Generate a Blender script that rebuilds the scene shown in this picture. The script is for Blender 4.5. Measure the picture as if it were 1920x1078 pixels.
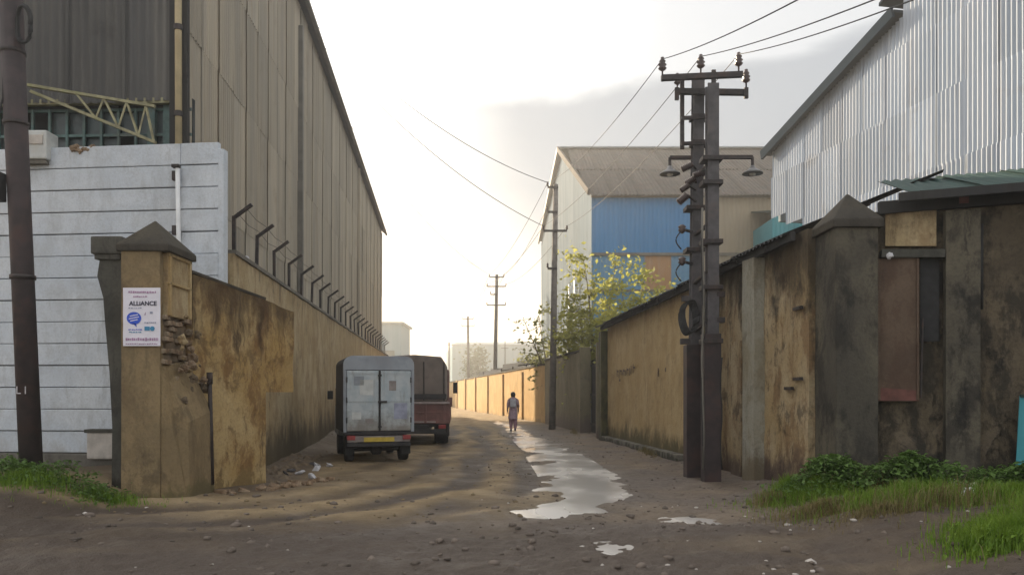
import bpy, bmesh, math, random
import numpy as np
from mathutils import Vector, Matrix, noise as mnoise

# ------------------------------------------------------------------ clear
for o in list(bpy.data.objects):
    bpy.data.objects.remove(o, do_unlink=True)
scene = bpy.context.scene
col = scene.collection
random.seed(7)
R = math.radians

# ------------------------------------------------------------------ camera
F, HX, HY, EYE = 1450.0, 960.0, 735.0, 1.6      # focal length and horizon of the photograph in its pixels
cam_d = bpy.data.cameras.new('camera')
cam = bpy.data.objects.new('camera', cam_d)
col.objects.link(cam)
cam.location = (0, 0, EYE)
cam.rotation_euler = (R(90), 0, 0)
cam_d.sensor_width = 36.0
cam_d.lens = 36.0 * F / 1920.0
cam_d.shift_y = (HY - 539.0) / 1920.0
cam_d.clip_start = 0.05
cam_d.clip_end = 3000
scene.camera = cam

# ------------------------------------------------------------------ world
SUN_AZ = R(-35)          # left of straight ahead (+Y)
SUN_EL = R(20)
world = bpy.data.worlds.new('World')
scene.world = world
world.use_nodes = True


class NT:
    """small helper that writes node trees"""
    def __init__(self, tree):
        self.t = tree

    def n(self, typ, **kw):
        nd = self.t.nodes.new(typ)
        for k, v in kw.items():
            setattr(nd, k, v)
        return nd

    def set(self, sock, v):
        if hasattr(v, 'is_linked'):
            self.t.links.new(v, sock)
        elif isinstance(v, (tuple, list)) and len(v) == 3 and sock.type == 'RGBA':
            sock.default_value = (*v, 1)
        else:
            sock.default_value = v

    def math(self, op, a, b=0.0, c=None, clamp=False):
        nd = self.n('ShaderNodeMath', operation=op, use_clamp=clamp)
        self.set(nd.inputs[0], a)
        self.set(nd.inputs[1], b)
        if c is not None:
            self.set(nd.inputs[2], c)
        return nd.outputs[0]

    def vmath(self, op, a, b=(0, 0, 0)):
        nd = self.n('ShaderNodeVectorMath', operation=op)
        self.set(nd.inputs[0], a)
        self.set(nd.inputs[1], b)
        return nd.outputs[0]

    def sep(self, v):
        nd = self.n('ShaderNodeSeparateXYZ')
        self.set(nd.inputs[0], v)
        return nd.outputs

    def comb(self, x, y, z):
        nd = self.n('ShaderNodeCombineXYZ')
        for i, v in enumerate((x, y, z)):
            self.set(nd.inputs[i], v)
        return nd.outputs[0]

    def noise(self, vec, scale, detail=4.0, rough=0.55, dist=0.0):
        nd = self.n('ShaderNodeTexNoise')
        self.set(nd.inputs['Vector'], vec)
        nd.inputs['Scale'].default_value = scale
        nd.inputs['Detail'].default_value = detail
        nd.inputs['Roughness'].default_value = rough
        nd.inputs['Distortion'].default_value = dist
        return nd.outputs['Fac']

    def step(self, v, a, b, lo=0.0, hi=1.0):
        nd = self.n('ShaderNodeMapRange', interpolation_type='SMOOTHSTEP')
        self.set(nd.inputs['Value'], v)
        self.set(nd.inputs['From Min'], a)
        self.set(nd.inputs['From Max'], b)
        self.set(nd.inputs['To Min'], lo)
        self.set(nd.inputs['To Max'], hi)
        return nd.outputs['Result']

    def mix(self, fac, a, b, blend='MIX'):
        nd = self.n('ShaderNodeMix', data_type='RGBA', blend_type=blend)
        self.set(nd.inputs[0], fac)
        self.set(nd.inputs[6], a)
        self.set(nd.inputs[7], b)
        return nd.outputs[2]

    def scale(self, vec, s):
        return self.vmath('MULTIPLY', vec, s)


def build_world():
    t = world.node_tree
    t.nodes.clear()
    k = NT(t)
    out = k.n('ShaderNodeOutputWorld')
    bg = k.n('ShaderNodeBackground')
    bg.inputs['Strength'].default_value = 0.11
    sky = k.n('ShaderNodeTexSky', sky_type='NISHITA')
    sky.sun_disc = False
    sky.sun_elevation = SUN_EL
    sky.sun_rotation = SUN_AZ
    sky.altitude = 200
    sky.air_density = 1.2
    sky.dust_density = 4.0
    sky.ozone_density = 1.0
    d = k.n('ShaderNodeTexCoord').outputs['Generated']
    x, y, z = k.sep(d)
    # milky thin overcast: the sky colour pulled towards its own grey
    lum = k.n('ShaderNodeRGBToBW')
    k.set(lum.inputs[0], sky.outputs[0])
    hazy = k.mix(0.62, sky.outputs[0], k.vmath('MULTIPLY', k.comb(lum.outputs[0], lum.outputs[0], lum.outputs[0]), (1.04, 1.0, 0.95)))
    veil = k.mix(0.5, hazy, (8.4, 8.2, 7.9))
    # dusty air low towards the sun turns cream
    sd_ = (math.sin(SUN_AZ) * math.cos(SUN_EL), math.cos(SUN_AZ) * math.cos(SUN_EL), math.sin(SUN_EL))
    dt = k.n('ShaderNodeVectorMath', operation='DOT_PRODUCT')
    k.set(dt.inputs[0], d)
    dt.inputs[1].default_value = sd_
    toward = k.step(dt.outputs['Value'], 0.35, 0.98)
    low_ = k.step(z, 0.42, 0.02)
    veil = k.mix(k.math('MULTIPLY', k.math('MULTIPLY', toward, low_), 0.9), veil, (5.8, 4.3, 2.5))
    # cloud deck on a plane overhead
    zz = k.math('ADD', k.math('MAXIMUM', z, 0.0), 0.12)
    u = k.math('DIVIDE', x, zz)
    v = k.math('DIVIDE', y, zz)
    deck = k.comb(u, v, 0.0)
    n1 = k.noise(deck, 0.55, 6, 0.55, 0.4)
    n2 = k.noise(k.vmath('ADD', deck, (7.3, 2.1, 0)), 1.9, 5, 0.6, 0.3)
    az = k.math('ARCTAN2', x, y)
    el = k.math('ARCSINE', z)
    wob = k.math('MULTIPLY', k.math('SUBTRACT', n1, 0.5), 0.30)
    wob2 = k.math('MULTIPLY', k.math('SUBTRACT', n2, 0.5), 0.10)
    # grey bank to the right of the sun, its left rim sloping down to the right, its top rim lit
    left = k.math('ADD', k.math('ADD', az, k.math('MULTIPLY', k.math('SUBTRACT', el, 0.37), 0.62)), wob)
    f_left = k.step(left, -0.34, 0.02)
    top = k.math('ADD', k.math('SUBTRACT', el, k.math('MULTIPLY', az, 0.10)), k.math('MULTIPLY', wob2, 0.7))
    f_top = k.step(top, 0.405, 0.345)
    bank = k.math('MULTIPLY', f_left, f_top)
    # thinner high layer further right and all round behind
    high = k.math('MULTIPLY', k.step(k.math('ADD', az, wob), 0.02, 0.20), 0.72)
    low = k.step(el, 0.0, 0.22, 0.25, 1.0)
    cov = k.math('MULTIPLY', k.math('MAXIMUM', bank, high), low)
    behind = k.step(y, 0.25, -0.35)
    cov = k.math('ADD', k.math('MULTIPLY', cov, k.math('SUBTRACT', 1.0, behind)), k.math('MULTIPLY', behind, 0.35))
    small = k.math('MULTIPLY', k.step(n2, 0.61, 0.69), 0.8)
    cov = k.math('MAXIMUM', cov, small)
    cloud = k.mix(cov, veil, (1.9, 2.04, 2.22))
    k.set(bg.inputs['Color'], cloud)
    t.links.new(bg.outputs[0], out.inputs['Surface'])


build_world()

# ------------------------------------------------------------------ sun
sun_d = bpy.data.lights.new('sun', 'SUN')
sun_d.energy = 5.0
sun_d.angle = R(0.8)
sun_d.color = (1.0, 0.82, 0.58)
sun = bpy.data.objects.new('sun', sun_d)
col.objects.link(sun)
sdir = Vector((math.sin(SUN_AZ) * math.cos(SUN_EL), math.cos(SUN_AZ) * math.cos(SUN_EL), math.sin(SUN_EL)))
sun.rotation_euler = sdir.to_track_quat('Z', 'Y').to_euler()
sun.location = sdir * 60

# ------------------------------------------------------------------ exposure
vs = scene.view_settings
vs.view_transform = 'Standard'
vs.look = 'None'
vs.exposure = 1.35
vs.gamma = 1.0
vs.use_curve_mapping = False


# ------------------------------------------------------------------ helpers
def P(px, py, Y):
    """a point of the place from a bearing in the photograph and its distance"""
    return Vector(((px - HX) / F * Y, Y, EYE + (HY - py) / F * Y))


def PX(px, Y):
    return (px - HX) / F * Y


def tag(o, label=None, cat=None, group=None, kind=None):
    if label: o['label'] = label
    if cat: o['category'] = cat
    if group: o['group'] = group
    if kind: o['kind'] = kind
    return o


def empty(name, loc, rz=0.0):
    o = bpy.data.objects.new(name, None)
    o.empty_display_size = 0.2
    o.location = loc
    o.rotation_euler = (0, 0, rz)
    col.objects.link(o)
    return o


def thing(name, loc, label, cat, group=None, rz=0.0):
    return tag(empty(name, loc, rz), label, cat, group)


def place(name, mesh, parent=None, loc=(0, 0, 0), rot=(0, 0, 0), scale=(1, 1, 1)):
    o = bpy.data.objects.new(name, mesh)
    o.location = loc
    o.rotation_euler = rot
    o.scale = scale
    if parent is not None:
        o.parent = parent
    col.objects.link(o)
    return o


class MB:
    """collects faces"""
    def __init__(self):
        self.v, self.f = [], []

    def add(self, vs_, fs):
        b = len(self.v)
        self.v += [tuple(p) for p in vs_]
        self.f += [tuple(b + i for i in f) for f in fs]
        return self

    def box(self, c, s, rot=None, taper=1.0):
        sx, sy, sz = s[0] / 2, s[1] / 2, s[2] / 2
        pts = [Vector((x * sx * (taper if z > 0 else 1), y * sy * (taper if z > 0 else 1), z * sz)) for z in (-1, 1) for y in (-1, 1) for x in (-1, 1)]
        if rot is not None:
            m = rot if isinstance(rot, Matrix) else Matrix.Rotation(rot, 3, 'Z')
            pts = [m @ p for p in pts]
        c = Vector(c)
        return self.add([p + c for p in pts], [(0, 2, 3, 1), (4, 5, 7, 6), (0, 1, 5, 4), (2, 6, 7, 3), (0, 4, 6, 2), (1, 3, 7, 5)])

    def bar(self, a, b, w, h=None):
        """square bar from a to b"""
        a, b = Vector(a), Vector(b)
        d = b - a
        L = d.length
        q = d.to_track_quat('Z', 'Y').to_matrix()
        return self.box((a + b) / 2, (w, h or w, L), q)

    def tube(self, pts, r, n=8, cap=True):
        pts = [Vector(p) for p in pts]
        rs = r if isinstance(r, (list, tuple)) else [r] * len(pts)
        vs_, fs = [], []
        up = Vector((0, 0, 1))
        for i, p in enumerate(pts):
            d = (pts[min(i + 1, len(pts) - 1)] - pts[max(i - 1, 0)]).normalized()
            a = d.cross(up if abs(d.dot(up)) < 0.95 else Vector((1, 0, 0))).normalized()
            b = d.cross(a)
            for k in range(n):
                t = 2 * math.pi * k / n
                vs_.append(p + (a * math.cos(t) + b * math.sin(t)) * rs[i])
        for i in range(len(pts) - 1):
            for k in range(n):
                k2 = (k + 1) % n
                fs.append((i * n + k, i * n + k2, (i + 1) * n + k2, (i + 1) * n + k))
        if cap:
            fs.append(tuple(range(n - 1, -1, -1)))
            fs.append(tuple((len(pts) - 1) * n + k for k in range(n)))
        return self.add(vs_, fs)

    def lathe(self, c, prof, n=12, axis='Z'):
        vs_, fs = [], []
        for r, h in prof:
            for k in range(n):
                t = 2 * math.pi * k / n
                x, y = r * math.cos(t), r * math.sin(t)
                vs_.append(Vector((x, y, h)) if axis == 'Z' else (Vector((h, x, y)) if axis == 'X' else Vector((x, h, y))))
        for i in range(len(prof) - 1):
            for k in range(n):
                k2 = (k + 1) % n
                fs.append((i * n + k, i * n + k2, (i + 1) * n + k2, (i + 1) * n + k))
        fs.append(tuple(range(n - 1, -1, -1)))
        fs.append(tuple((len(prof) - 1) * n + k for k in range(n)))
        c = Vector(c)
        return self.add([p + c for p in vs_], fs)

    def prism(self, poly, ext):
        """closed polygon of 3d points pushed along ext"""
        n = len(poly)
        ext = Vector(ext)
        poly = [Vector(p) for p in poly]
        fs = [tuple(range(n - 1, -1, -1)), tuple(n + i for i in range(n))]
        fs += [(i, (i + 1) % n, n + (i + 1) % n, n + i) for i in range(n)]
        return self.add(poly + [p + ext for p in poly], fs)

    def mesh(self, name, m, org=(0, 0, 0), smooth=False, bevel=0.0):
        me = bpy.data.meshes.new(name)
        o = Vector(org)
        me.from_pydata([tuple(Vector(p) - o) for p in self.v], [], self.f)
        bm = bmesh.new()
        bm.from_mesh(me)
        bmesh.ops.recalc_face_normals(bm, faces=bm.faces)
        if bevel > 0:
            ed = [e for e in bm.edges if len(e.link_faces) == 2 and e.calc_face_angle(0) > 0.6]
            bmesh.ops.bevel(bm, geom=ed, offset=bevel, segments=2, profile=0.6, affect='EDGES')
        bm.to_mesh(me)
        bm.free()
        if smooth:
            for p in me.polygons:
                p.use_smooth = True
        if m: me.materials.append(m)
        return me

    def build(self, name, m, parent=None, org=None, smooth=False, bevel=0.0):
        """one mesh object; world-space points go into the parent's frame by its location"""
        if org is None:
            org = parent.location if parent is not None and parent.get('world_parts') else (0, 0, 0)
        return place(name, self.mesh(name, m, org, smooth, bevel), parent)


def wthing(name, loc, label, cat, group=None):
    """a thing whose parts are given in world coordinates"""
    o = thing(name, loc, label, cat, group)
    o['world_parts'] = 1
    return o


# vector noise for numpy
def _hash(ix, iy, seed):
    h = (ix.astype(np.int64) * 374761393 + iy.astype(np.int64) * 668265263 + seed * 974634777) & 0x7fffffff
    h = ((h ^ (h >> 13)) * 1274126177) & 0x7fffffff
    return ((h ^ (h >> 16)) & 0xffff) / 65535.0


def vnoise(x, y, seed=0):
    ix, iy = np.floor(x), np.floor(y)
    fx, fy = x - ix, y - iy
    fx, fy = fx * fx * (3 - 2 * fx), fy * fy * (3 - 2 * fy)
    a, b = _hash(ix, iy, seed), _hash(ix + 1, iy, seed)
    c, d = _hash(ix, iy + 1, seed), _hash(ix + 1, iy + 1, seed)
    return (a * (1 - fx) + b * fx) * (1 - fy) + (c * (1 - fx) + d * fx) * fy


def fbm(x, y, seed=0, oct_=4, gain=0.5):
    s, a, t = 0.0, 1.0, 0.0
    for i in range(oct_):
        s = s + a * vnoise(x * 2 ** i + 17.3 * i, y * 2 ** i - 9.1 * i, seed + i)
        t += a
        a *= gain
    return s / t


# ------------------------------------------------------------------ materials
def new_mat(name):
    m = bpy.data.materials.new(name)
    m.use_nodes = True
    t = m.node_tree
    t.nodes.clear()
    k = NT(t)
    out = k.n('ShaderNodeOutputMaterial')
    b = k.n('ShaderNodeBsdfPrincipled')
    t.links.new(b.outputs[0], out.inputs['Surface'])
    return m, k, b


def bump(k, b, h, strength=0.4, dist=0.02):
    nd = k.n('ShaderNodeBump')
    nd.inputs['Strength'].default_value = strength
    nd.inputs['Distance'].default_value = dist
    k.set(nd.inputs['Height'], h)
    k.set(b.inputs['Normal'], nd.outputs[0])


def pos(k):
    return k.n('ShaderNodeNewGeometry').outputs['Position']


def plain(name, c, rough=0.6, metal=0.0, var=0.25, sc=6.0, bmp=0.15, rust=None, rust_amt=0.5):
    m, k, b = new_mat(name)
    p = k.n('ShaderNodeTexCoord').outputs['Object']
    n = k.noise(p, sc, 5)
    c2 = tuple(x * (1 - var) for x in c)
    c3 = tuple(min(1, x * (1 + var)) for x in c)
    cc = k.mix(k.step(n, 0.3, 0.7), c2, c3)
    if rust:
        cc = k.mix(k.math('MULTIPLY', k.step(k.noise(p, sc * 0.5, 7, 0.65), 0.48, 0.66), rust_amt), cc, rust)
    oi = k.n('ShaderNodeObjectInfo').outputs['Random']
    cc = k.mix(1.0, cc, k.mix(oi, (0.88, 0.88, 0.88), (1.0, 1.0, 1.0)), 'MULTIPLY')
    k.set(b.inputs['Base Color'], cc)
    b.inputs['Roughness'].default_value = rough
    b.inputs['Metallic'].default_value = metal
    if bmp: bump(k, b, k.noise(p, sc * 6, 4), bmp, 0.01)
    return m


def plaster(name, base, pale, rust, dark, streak=0.5, blotch=0.5, foot=0.8, footcol=(0.03, 0.03, 0.02), patch=None, rough=0.9, seed=0.0, top=None):
    """old lime plaster: run marks, blotches, a mossy foot, relief"""
    m, k, b = new_mat(name)
    p = k.vmath('ADD', pos(k), (seed, seed * 1.7, 0))
    z = k.sep(pos(k))[2]
    big = k.noise(p, 0.7, 5, 0.6, 0.6)
    med = k.noise(k.scale(p, (1, 1, 0.8)), 2.2, 9, 0.72, 0.25)
    warp = k.noise(p, 1.6, 3)
    pw = k.vmath('ADD', p, k.vmath('MULTIPLY', k.comb(warp, warp, warp), (0.35, 0.35, 0.0)))
    st = k.noise(k.scale(pw, (2.2, 2.2, 0.85)), 1.0, 9, 0.74, 0.15)
    st2 = k.noise(k.scale(k.vmath('ADD', pw, (3, 9, 4)), (4.4, 4.4, 0.6)), 1.0, 8, 0.72, 0.1)
    c = k.mix(k.step(big, 0.35, 0.66), base, pale)
    c = k.mix(k.math('MULTIPLY', k.step(st, 0.46, 0.60), streak), c, rust)
    c = k.mix(k.math('MULTIPLY', k.math('MULTIPLY', k.step(st2, 0.54, 0.66), k.step(big, 0.35, 0.6)), streak), c, dark)
    c = k.mix(k.math('MULTIPLY', k.step(med, 0.53, 0.64), blotch), c, dark)
    if patch:
        pt = k.noise(k.vmath('ADD', p, (5, 1, 8)), 1.3, 7, 0.65, 0.8)
        c = k.mix(k.math('MULTIPLY', k.step(pt, 0.57, 0.61), 0.85), c, patch)
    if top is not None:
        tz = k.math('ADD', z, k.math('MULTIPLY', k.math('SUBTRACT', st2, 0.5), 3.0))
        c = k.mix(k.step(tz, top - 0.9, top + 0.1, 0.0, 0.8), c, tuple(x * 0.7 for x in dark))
    fz = k.math('ADD', z, k.math('MULTIPLY', k.math('SUBTRACT', st, 0.5), -1.6))
    if foot > 0:
        c = k.mix(k.step(fz, foot, foot * 0.35, 0.0, 0.85), c, footcol)
    fine = k.noise(p, 26, 4)
    c = k.mix(k.math('MULTIPLY', k.step(fine, 0.4, 0.75), 0.25), c, dark)
    k.set(b.inputs['Base Color'], c)
    b.inputs['Roughness'].default_value = rough
    b.inputs['Specular IOR Level'].default_value = 0.2
    h = k.math('ADD', k.math('MULTIPLY', med, 1.0), k.math('MULTIPLY', fine, 0.35))
    bump(k, b, h, 0.6, 0.03)
    return m


def sheet(name, c, c2, rough=0.5, metal=0.0, rust=(0.12, 0.06, 0.03), rust_amt=0.35, var=0.25, spec=0.12):
    """sheet cladding: streaked along its height, each sheet a little different"""
    m, k, b = new_mat(name)
    p = pos(k)
    st = k.noise(k.scale(p, (2.2, 2.2, 0.16)), 1.0, 5, 0.6)
    st2 = k.noise(k.scale(p, (6.0, 6.0, 0.3)), 1.0, 4, 0.6)
    bl = k.noise(p, 1.1, 6, 0.65)
    oi = k.n('ShaderNodeObjectInfo').outputs['Random']
    cc = k.mix(k.step(st, 0.35, 0.65), c, c2)
    cc = k.mix(k.math('MULTIPLY', k.step(st2, 0.56, 0.74), rust_amt), cc, rust)
    cc = k.mix(k.math('MULTIPLY', k.step(bl, 0.56, 0.74), rust_amt), cc, rust)
    lo = 1.0 - var
    cc = k.mix(1.0, cc, k.mix(oi, (lo, lo, lo), (1, 1, 1)), 'MULTIPLY')
    k.set(b.inputs['Base Color'], cc)
    b.inputs['Roughness'].default_value = rough
    b.inputs['Metallic'].default_value = metal
    b.inputs['Specular IOR Level'].default_value = spec
    bump(k, b, k.noise(p, 9, 5), 0.12, 0.02)
    return m


M = {}
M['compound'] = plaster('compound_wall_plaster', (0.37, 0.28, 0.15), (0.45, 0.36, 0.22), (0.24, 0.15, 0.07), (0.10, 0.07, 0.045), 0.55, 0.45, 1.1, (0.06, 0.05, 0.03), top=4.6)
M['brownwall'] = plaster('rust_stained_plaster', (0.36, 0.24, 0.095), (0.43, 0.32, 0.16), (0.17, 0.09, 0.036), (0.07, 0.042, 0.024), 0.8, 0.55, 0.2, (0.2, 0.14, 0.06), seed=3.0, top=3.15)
M['pillar'] = plaster('gate_pillar_plaster', (0.20, 0.15, 0.085), (0.27, 0.20, 0.11), (0.13, 0.09, 0.05), (0.055, 0.042, 0.03), 0.5, 0.5, 0.3, (0.12, 0.10, 0.05), seed=11.0)
M['pillarcap'] = plaster('pillar_cap_plaster', (0.055, 0.049, 0.041), (0.08, 0.069, 0.052), (0.035, 0.031, 0.026), (0.02, 0.018, 0.017), 0.5, 0.5, -5, seed=5.0)
M['darkpost'] = plaster('old_post_concrete', (0.07, 0.07, 0.06), (0.10, 0.095, 0.08), (0.05, 0.045, 0.04), (0.03, 0.03, 0.028), 0.5, 0.5, 0.3, (0.03, 0.028, 0.02), seed=15.0)
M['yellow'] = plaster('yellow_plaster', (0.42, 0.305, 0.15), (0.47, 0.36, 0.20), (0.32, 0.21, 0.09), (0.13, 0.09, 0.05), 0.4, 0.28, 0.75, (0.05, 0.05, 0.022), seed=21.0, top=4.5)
M['sunwall'] = plaster('ochre_plaster', (0.52, 0.33, 0.13), (0.58, 0.40, 0.18), (0.40, 0.23, 0.09), (0.24, 0.15, 0.07), 0.45, 0.3, 0.2, (0.30, 0.20, 0.09), seed=27.0)
M['greenwall'] = plaster('mossy_plaster', (0.20, 0.175, 0.11), (0.23, 0.20, 0.14), (0.14, 0.12, 0.065), (0.08, 0.075, 0.05), 0.5, 0.5, 0.8, (0.13, 0.10, 0.09), seed=33.0)
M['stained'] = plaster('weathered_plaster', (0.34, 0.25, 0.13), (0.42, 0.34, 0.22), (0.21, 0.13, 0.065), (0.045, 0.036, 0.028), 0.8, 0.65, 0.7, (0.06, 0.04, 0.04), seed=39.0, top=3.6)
M['darkwall'] = plaster('blackened_plaster', (0.075, 0.06, 0.042), (0.15, 0.12, 0.08), (0.03, 0.027, 0.022), (0.012, 0.012, 0.012), 0.85, 0.8, 0.9, (0.03, 0.03, 0.028), patch=(0.15, 0.12, 0.085), seed=45.0)
M['rightpillar'] = plaster('right_pillar_plaster', (0.075, 0.068, 0.055), (0.13, 0.115, 0.085), (0.035, 0.032, 0.028), (0.015, 0.015, 0.015), 0.8, 0.65, 0.5, (0.07, 0.065, 0.055), seed=51.0)
M['mosspilaster'] = plaster('green_streaked_plaster', (0.08, 0.08, 0.03), (0.12, 0.105, 0.05), (0.035, 0.034, 0.018), (0.02, 0.019, 0.014), 0.7, 0.5, 0.6, seed=57.0)
M['palepilaster'] = plaster('pale_grey_plaster', (0.26, 0.235, 0.17), (0.33, 0.32, 0.27), (0.18, 0.14, 0.08), (0.10, 0.085, 0.06), 0.5, 0.4, 0.7, (0.14, 0.11, 0.07), seed=63.0)
M['whitepanel'] = plaster('whitewashed_concrete', (0.53, 0.58, 0.645), (0.62, 0.655, 0.70), (0.42, 0.44, 0.46), (0.29, 0.30, 0.31), 0.4, 0.22, 0.85, (0.42, 0.42, 0.42), rough=0.8, seed=69.0)
M['plinth'] = plaster('grey_plinth', (0.16, 0.15, 0.13), (0.20, 0.19, 0.16), (0.10, 0.09, 0.08), (0.06, 0.055, 0.05), 0.5, 0.5, 0.2, seed=75.0)
M['brick'] = plain('broken_brick', (0.23, 0.155, 0.095), 0.95, var=0.4, sc=9, bmp=0.6, rust=(0.36, 0.32, 0.25))
M['mortar'] = plain('crumbled_mortar', (0.17, 0.125, 0.08), 0.95, var=0.45, sc=8, bmp=0.9, rust=(0.05, 0.04, 0.03))
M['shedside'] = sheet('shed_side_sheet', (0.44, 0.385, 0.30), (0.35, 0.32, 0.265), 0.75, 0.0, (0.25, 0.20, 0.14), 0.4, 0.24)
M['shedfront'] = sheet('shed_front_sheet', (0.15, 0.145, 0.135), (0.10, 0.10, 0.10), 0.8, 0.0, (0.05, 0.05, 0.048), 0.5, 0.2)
M['zinc'] = sheet('zinc_sheet', (0.45, 0.52, 0.62), (0.56, 0.61, 0.69), 0.6, 0.0, (0.33, 0.30, 0.30), 0.4, 0.28)
M['galv'] = sheet('galvanised_sheet', (0.27, 0.32, 0.36), (0.35, 0.39, 0.42), 0.9, 0.0, (0.20, 0.22, 0.24), 0.4, 0.2, 0.0)
M['blue'] = sheet('blue_sheet', (0.035, 0.205, 0.45), (0.042, 0.225, 0.48), 0.7, 0.0, (0.07, 0.18, 0.32), 0.3, 0.08)
M['palebluesheet'] = sheet('faded_blue_sheet', (0.11, 0.26, 0.42), (0.12, 0.28, 0.45), 0.6, 0.0, (0.12, 0.18, 0.26), 0.3, 0.1)
M['tan'] = sheet('tan_sheet', (0.33, 0.28, 0.21), (0.36, 0.30, 0.22), 0.75, 0.0, (0.25, 0.20, 0.15), 0.3, 0.08)
M['orange'] = sheet('orange_sheet', (0.42, 0.24, 0.12), (0.40, 0.25, 0.15), 0.7, 0.0, (0.30, 0.2, 0.14), 0.3, 0.08)
M['roofsheet'] = sheet('old_roof_sheet', (0.135, 0.115, 0.10), (0.10, 0.093, 0.088), 0.9, 0.0, (0.11, 0.065, 0.055), 0.55, 0.2)
M['eave'] = sheet('dark_roof_sheet', (0.045, 0.045, 0.047), (0.06, 0.058, 0.055), 0.85, 0.0, (0.03, 0.026, 0.022), 0.5, 0.3)
M['greensheet'] = sheet('green_roof_sheet', (0.03, 0.062, 0.056), (0.028, 0.054, 0.05), 0.6, 0.0, (0.03, 0.05, 0.045), 0.4, 0.2)
M['verge'] = sheet('blue_black_flashing', (0.02, 0.03, 0.042), (0.026, 0.036, 0.05), 0.9, 0.0, (0.02, 0.02, 0.02), 0.3, 0.1, 0.0)
M['teal'] = sheet('teal_sheet', (0.06, 0.26, 0.31), (0.07, 0.29, 0.34), 0.6, 0.0, (0.05, 0.18, 0.2), 0.3, 0.1)
M['farblue'] = sheet('far_pale_sheet', (0.22, 0.31, 0.36), (0.26, 0.34, 0.39), 0.8, 0.0, (0.22, 0.26, 0.28), 0.3, 0.1, 0.0)
M['polesteel'] = plain('rusty_pole_steel', (0.085, 0.08, 0.086), 0.8, 0.0, 0.3, 5, 0.3, (0.10, 0.07, 0.055), 0.4)
M['leftpole'] = plain('brown_pole_paint', (0.040, 0.028, 0.030), 0.75, 0.0, 0.3, 4, 0.3, (0.075, 0.035, 0.025), 0.5)
M['concretepole'] = plain('concrete_pole', (0.17, 0.15, 0.135), 0.9, 0.0, 0.3, 4, 0.4)
M['iron'] = plain('dark_iron', (0.045, 0.038, 0.038), 0.7, 0.3, 0.3, 10, 0.2, (0.10, 0.05, 0.03), 0.4)
M['porcelain'] = plain('brown_porcelain', (0.07, 0.04, 0.035), 0.35, 0, 0.2, 10, 0.0)
M['rubber'] = plain('black_rubber', (0.02, 0.02, 0.021), 0.8, 0, 0.3, 10, 0.1)
M['wire'] = plain('wire', (0.045, 0.045, 0.045), 0.8, 0.0, 0.1, 10, 0)
M['lampshade'] = plain('lamp_shade_paint', (0.20, 0.20, 0.20), 0.5, 0.2, 0.2, 10, 0)
M['glasslamp'] = plain('lamp_glass', (0.65, 0.65, 0.62), 0.2, 0, 0.05, 10, 0)
M['yellowpipe'] = plain('cream_pipe', (0.55, 0.46, 0.28), 0.6, 0, 0.2, 3, 0.1, (0.3, 0.22, 0.12), 0.5)
M['whitepipe'] = plain('white_pipe', (0.68, 0.69, 0.70), 0.5, 0, 0.12, 3, 0.05, (0.4, 0.38, 0.35), 0.4)
M['greypipe'] = plain('grey_downpipe', (0.15, 0.14, 0.12), 0.7, 0, 0.2, 3, 0.1)
M['grille'] = plain('green_grille_paint', (0.09, 0.16, 0.155), 0.7, 0, 0.3, 6, 0.1, (0.10, 0.07, 0.045), 0.5)
M['truss'] = plain('mossy_truss_paint', (0.30, 0.28, 0.17), 0.8, 0, 0.35, 5, 0.2, (0.14, 0.15, 0.05), 0.7)
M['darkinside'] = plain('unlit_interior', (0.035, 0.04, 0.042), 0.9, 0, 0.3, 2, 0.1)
M['glass'] = plain('dusty_pane', (0.05, 0.075, 0.08), 0.35, 0, 0.3, 4, 0.05)
M['whitebox'] = plain('white_enamel', (0.55, 0.57, 0.56), 0.5, 0, 0.15, 5, 0.05, (0.35, 0.31, 0.26), 0.5)
M['paper'] = plain('poster_paper', (0.74, 0.72, 0.80), 0.7, 0, 0.05, 6, 0.05)
M['inkblack'] = plain('black_ink', (0.03, 0.03, 0.06), 0.8, 0, 0.1, 6, 0)
M['inkblue'] = plain('blue_ink', (0.03, 0.09, 0.55), 0.7, 0, 0.1, 6, 0)
M['inkteal'] = plain('teal_ink', (0.05, 0.24, 0.42), 0.7, 0, 0.1, 6, 0)
M['inkpink'] = plain('pink_ink', (0.42, 0.26, 0.40), 0.7, 0, 0.2, 6, 0)
M['inkgrey'] = plain('grey_ink', (0.30, 0.32, 0.42), 0.7, 0, 0.2, 6, 0)
M['chalk'] = plain('pale_paint_mark', (0.50, 0.48, 0.50), 0.8, 0, 0.2, 12, 0)
M['darkpaint'] = plain('dark_wall_paint', (0.10, 0.07, 0.05), 0.9, 0, 0.3, 12, 0)
M['vanwhite'] = sheet('van_door_paint', (0.36, 0.41, 0.45), (0.44, 0.48, 0.50), 0.5, 0.0, (0.22, 0.23, 0.24), 0.6, 0.05)
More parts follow.
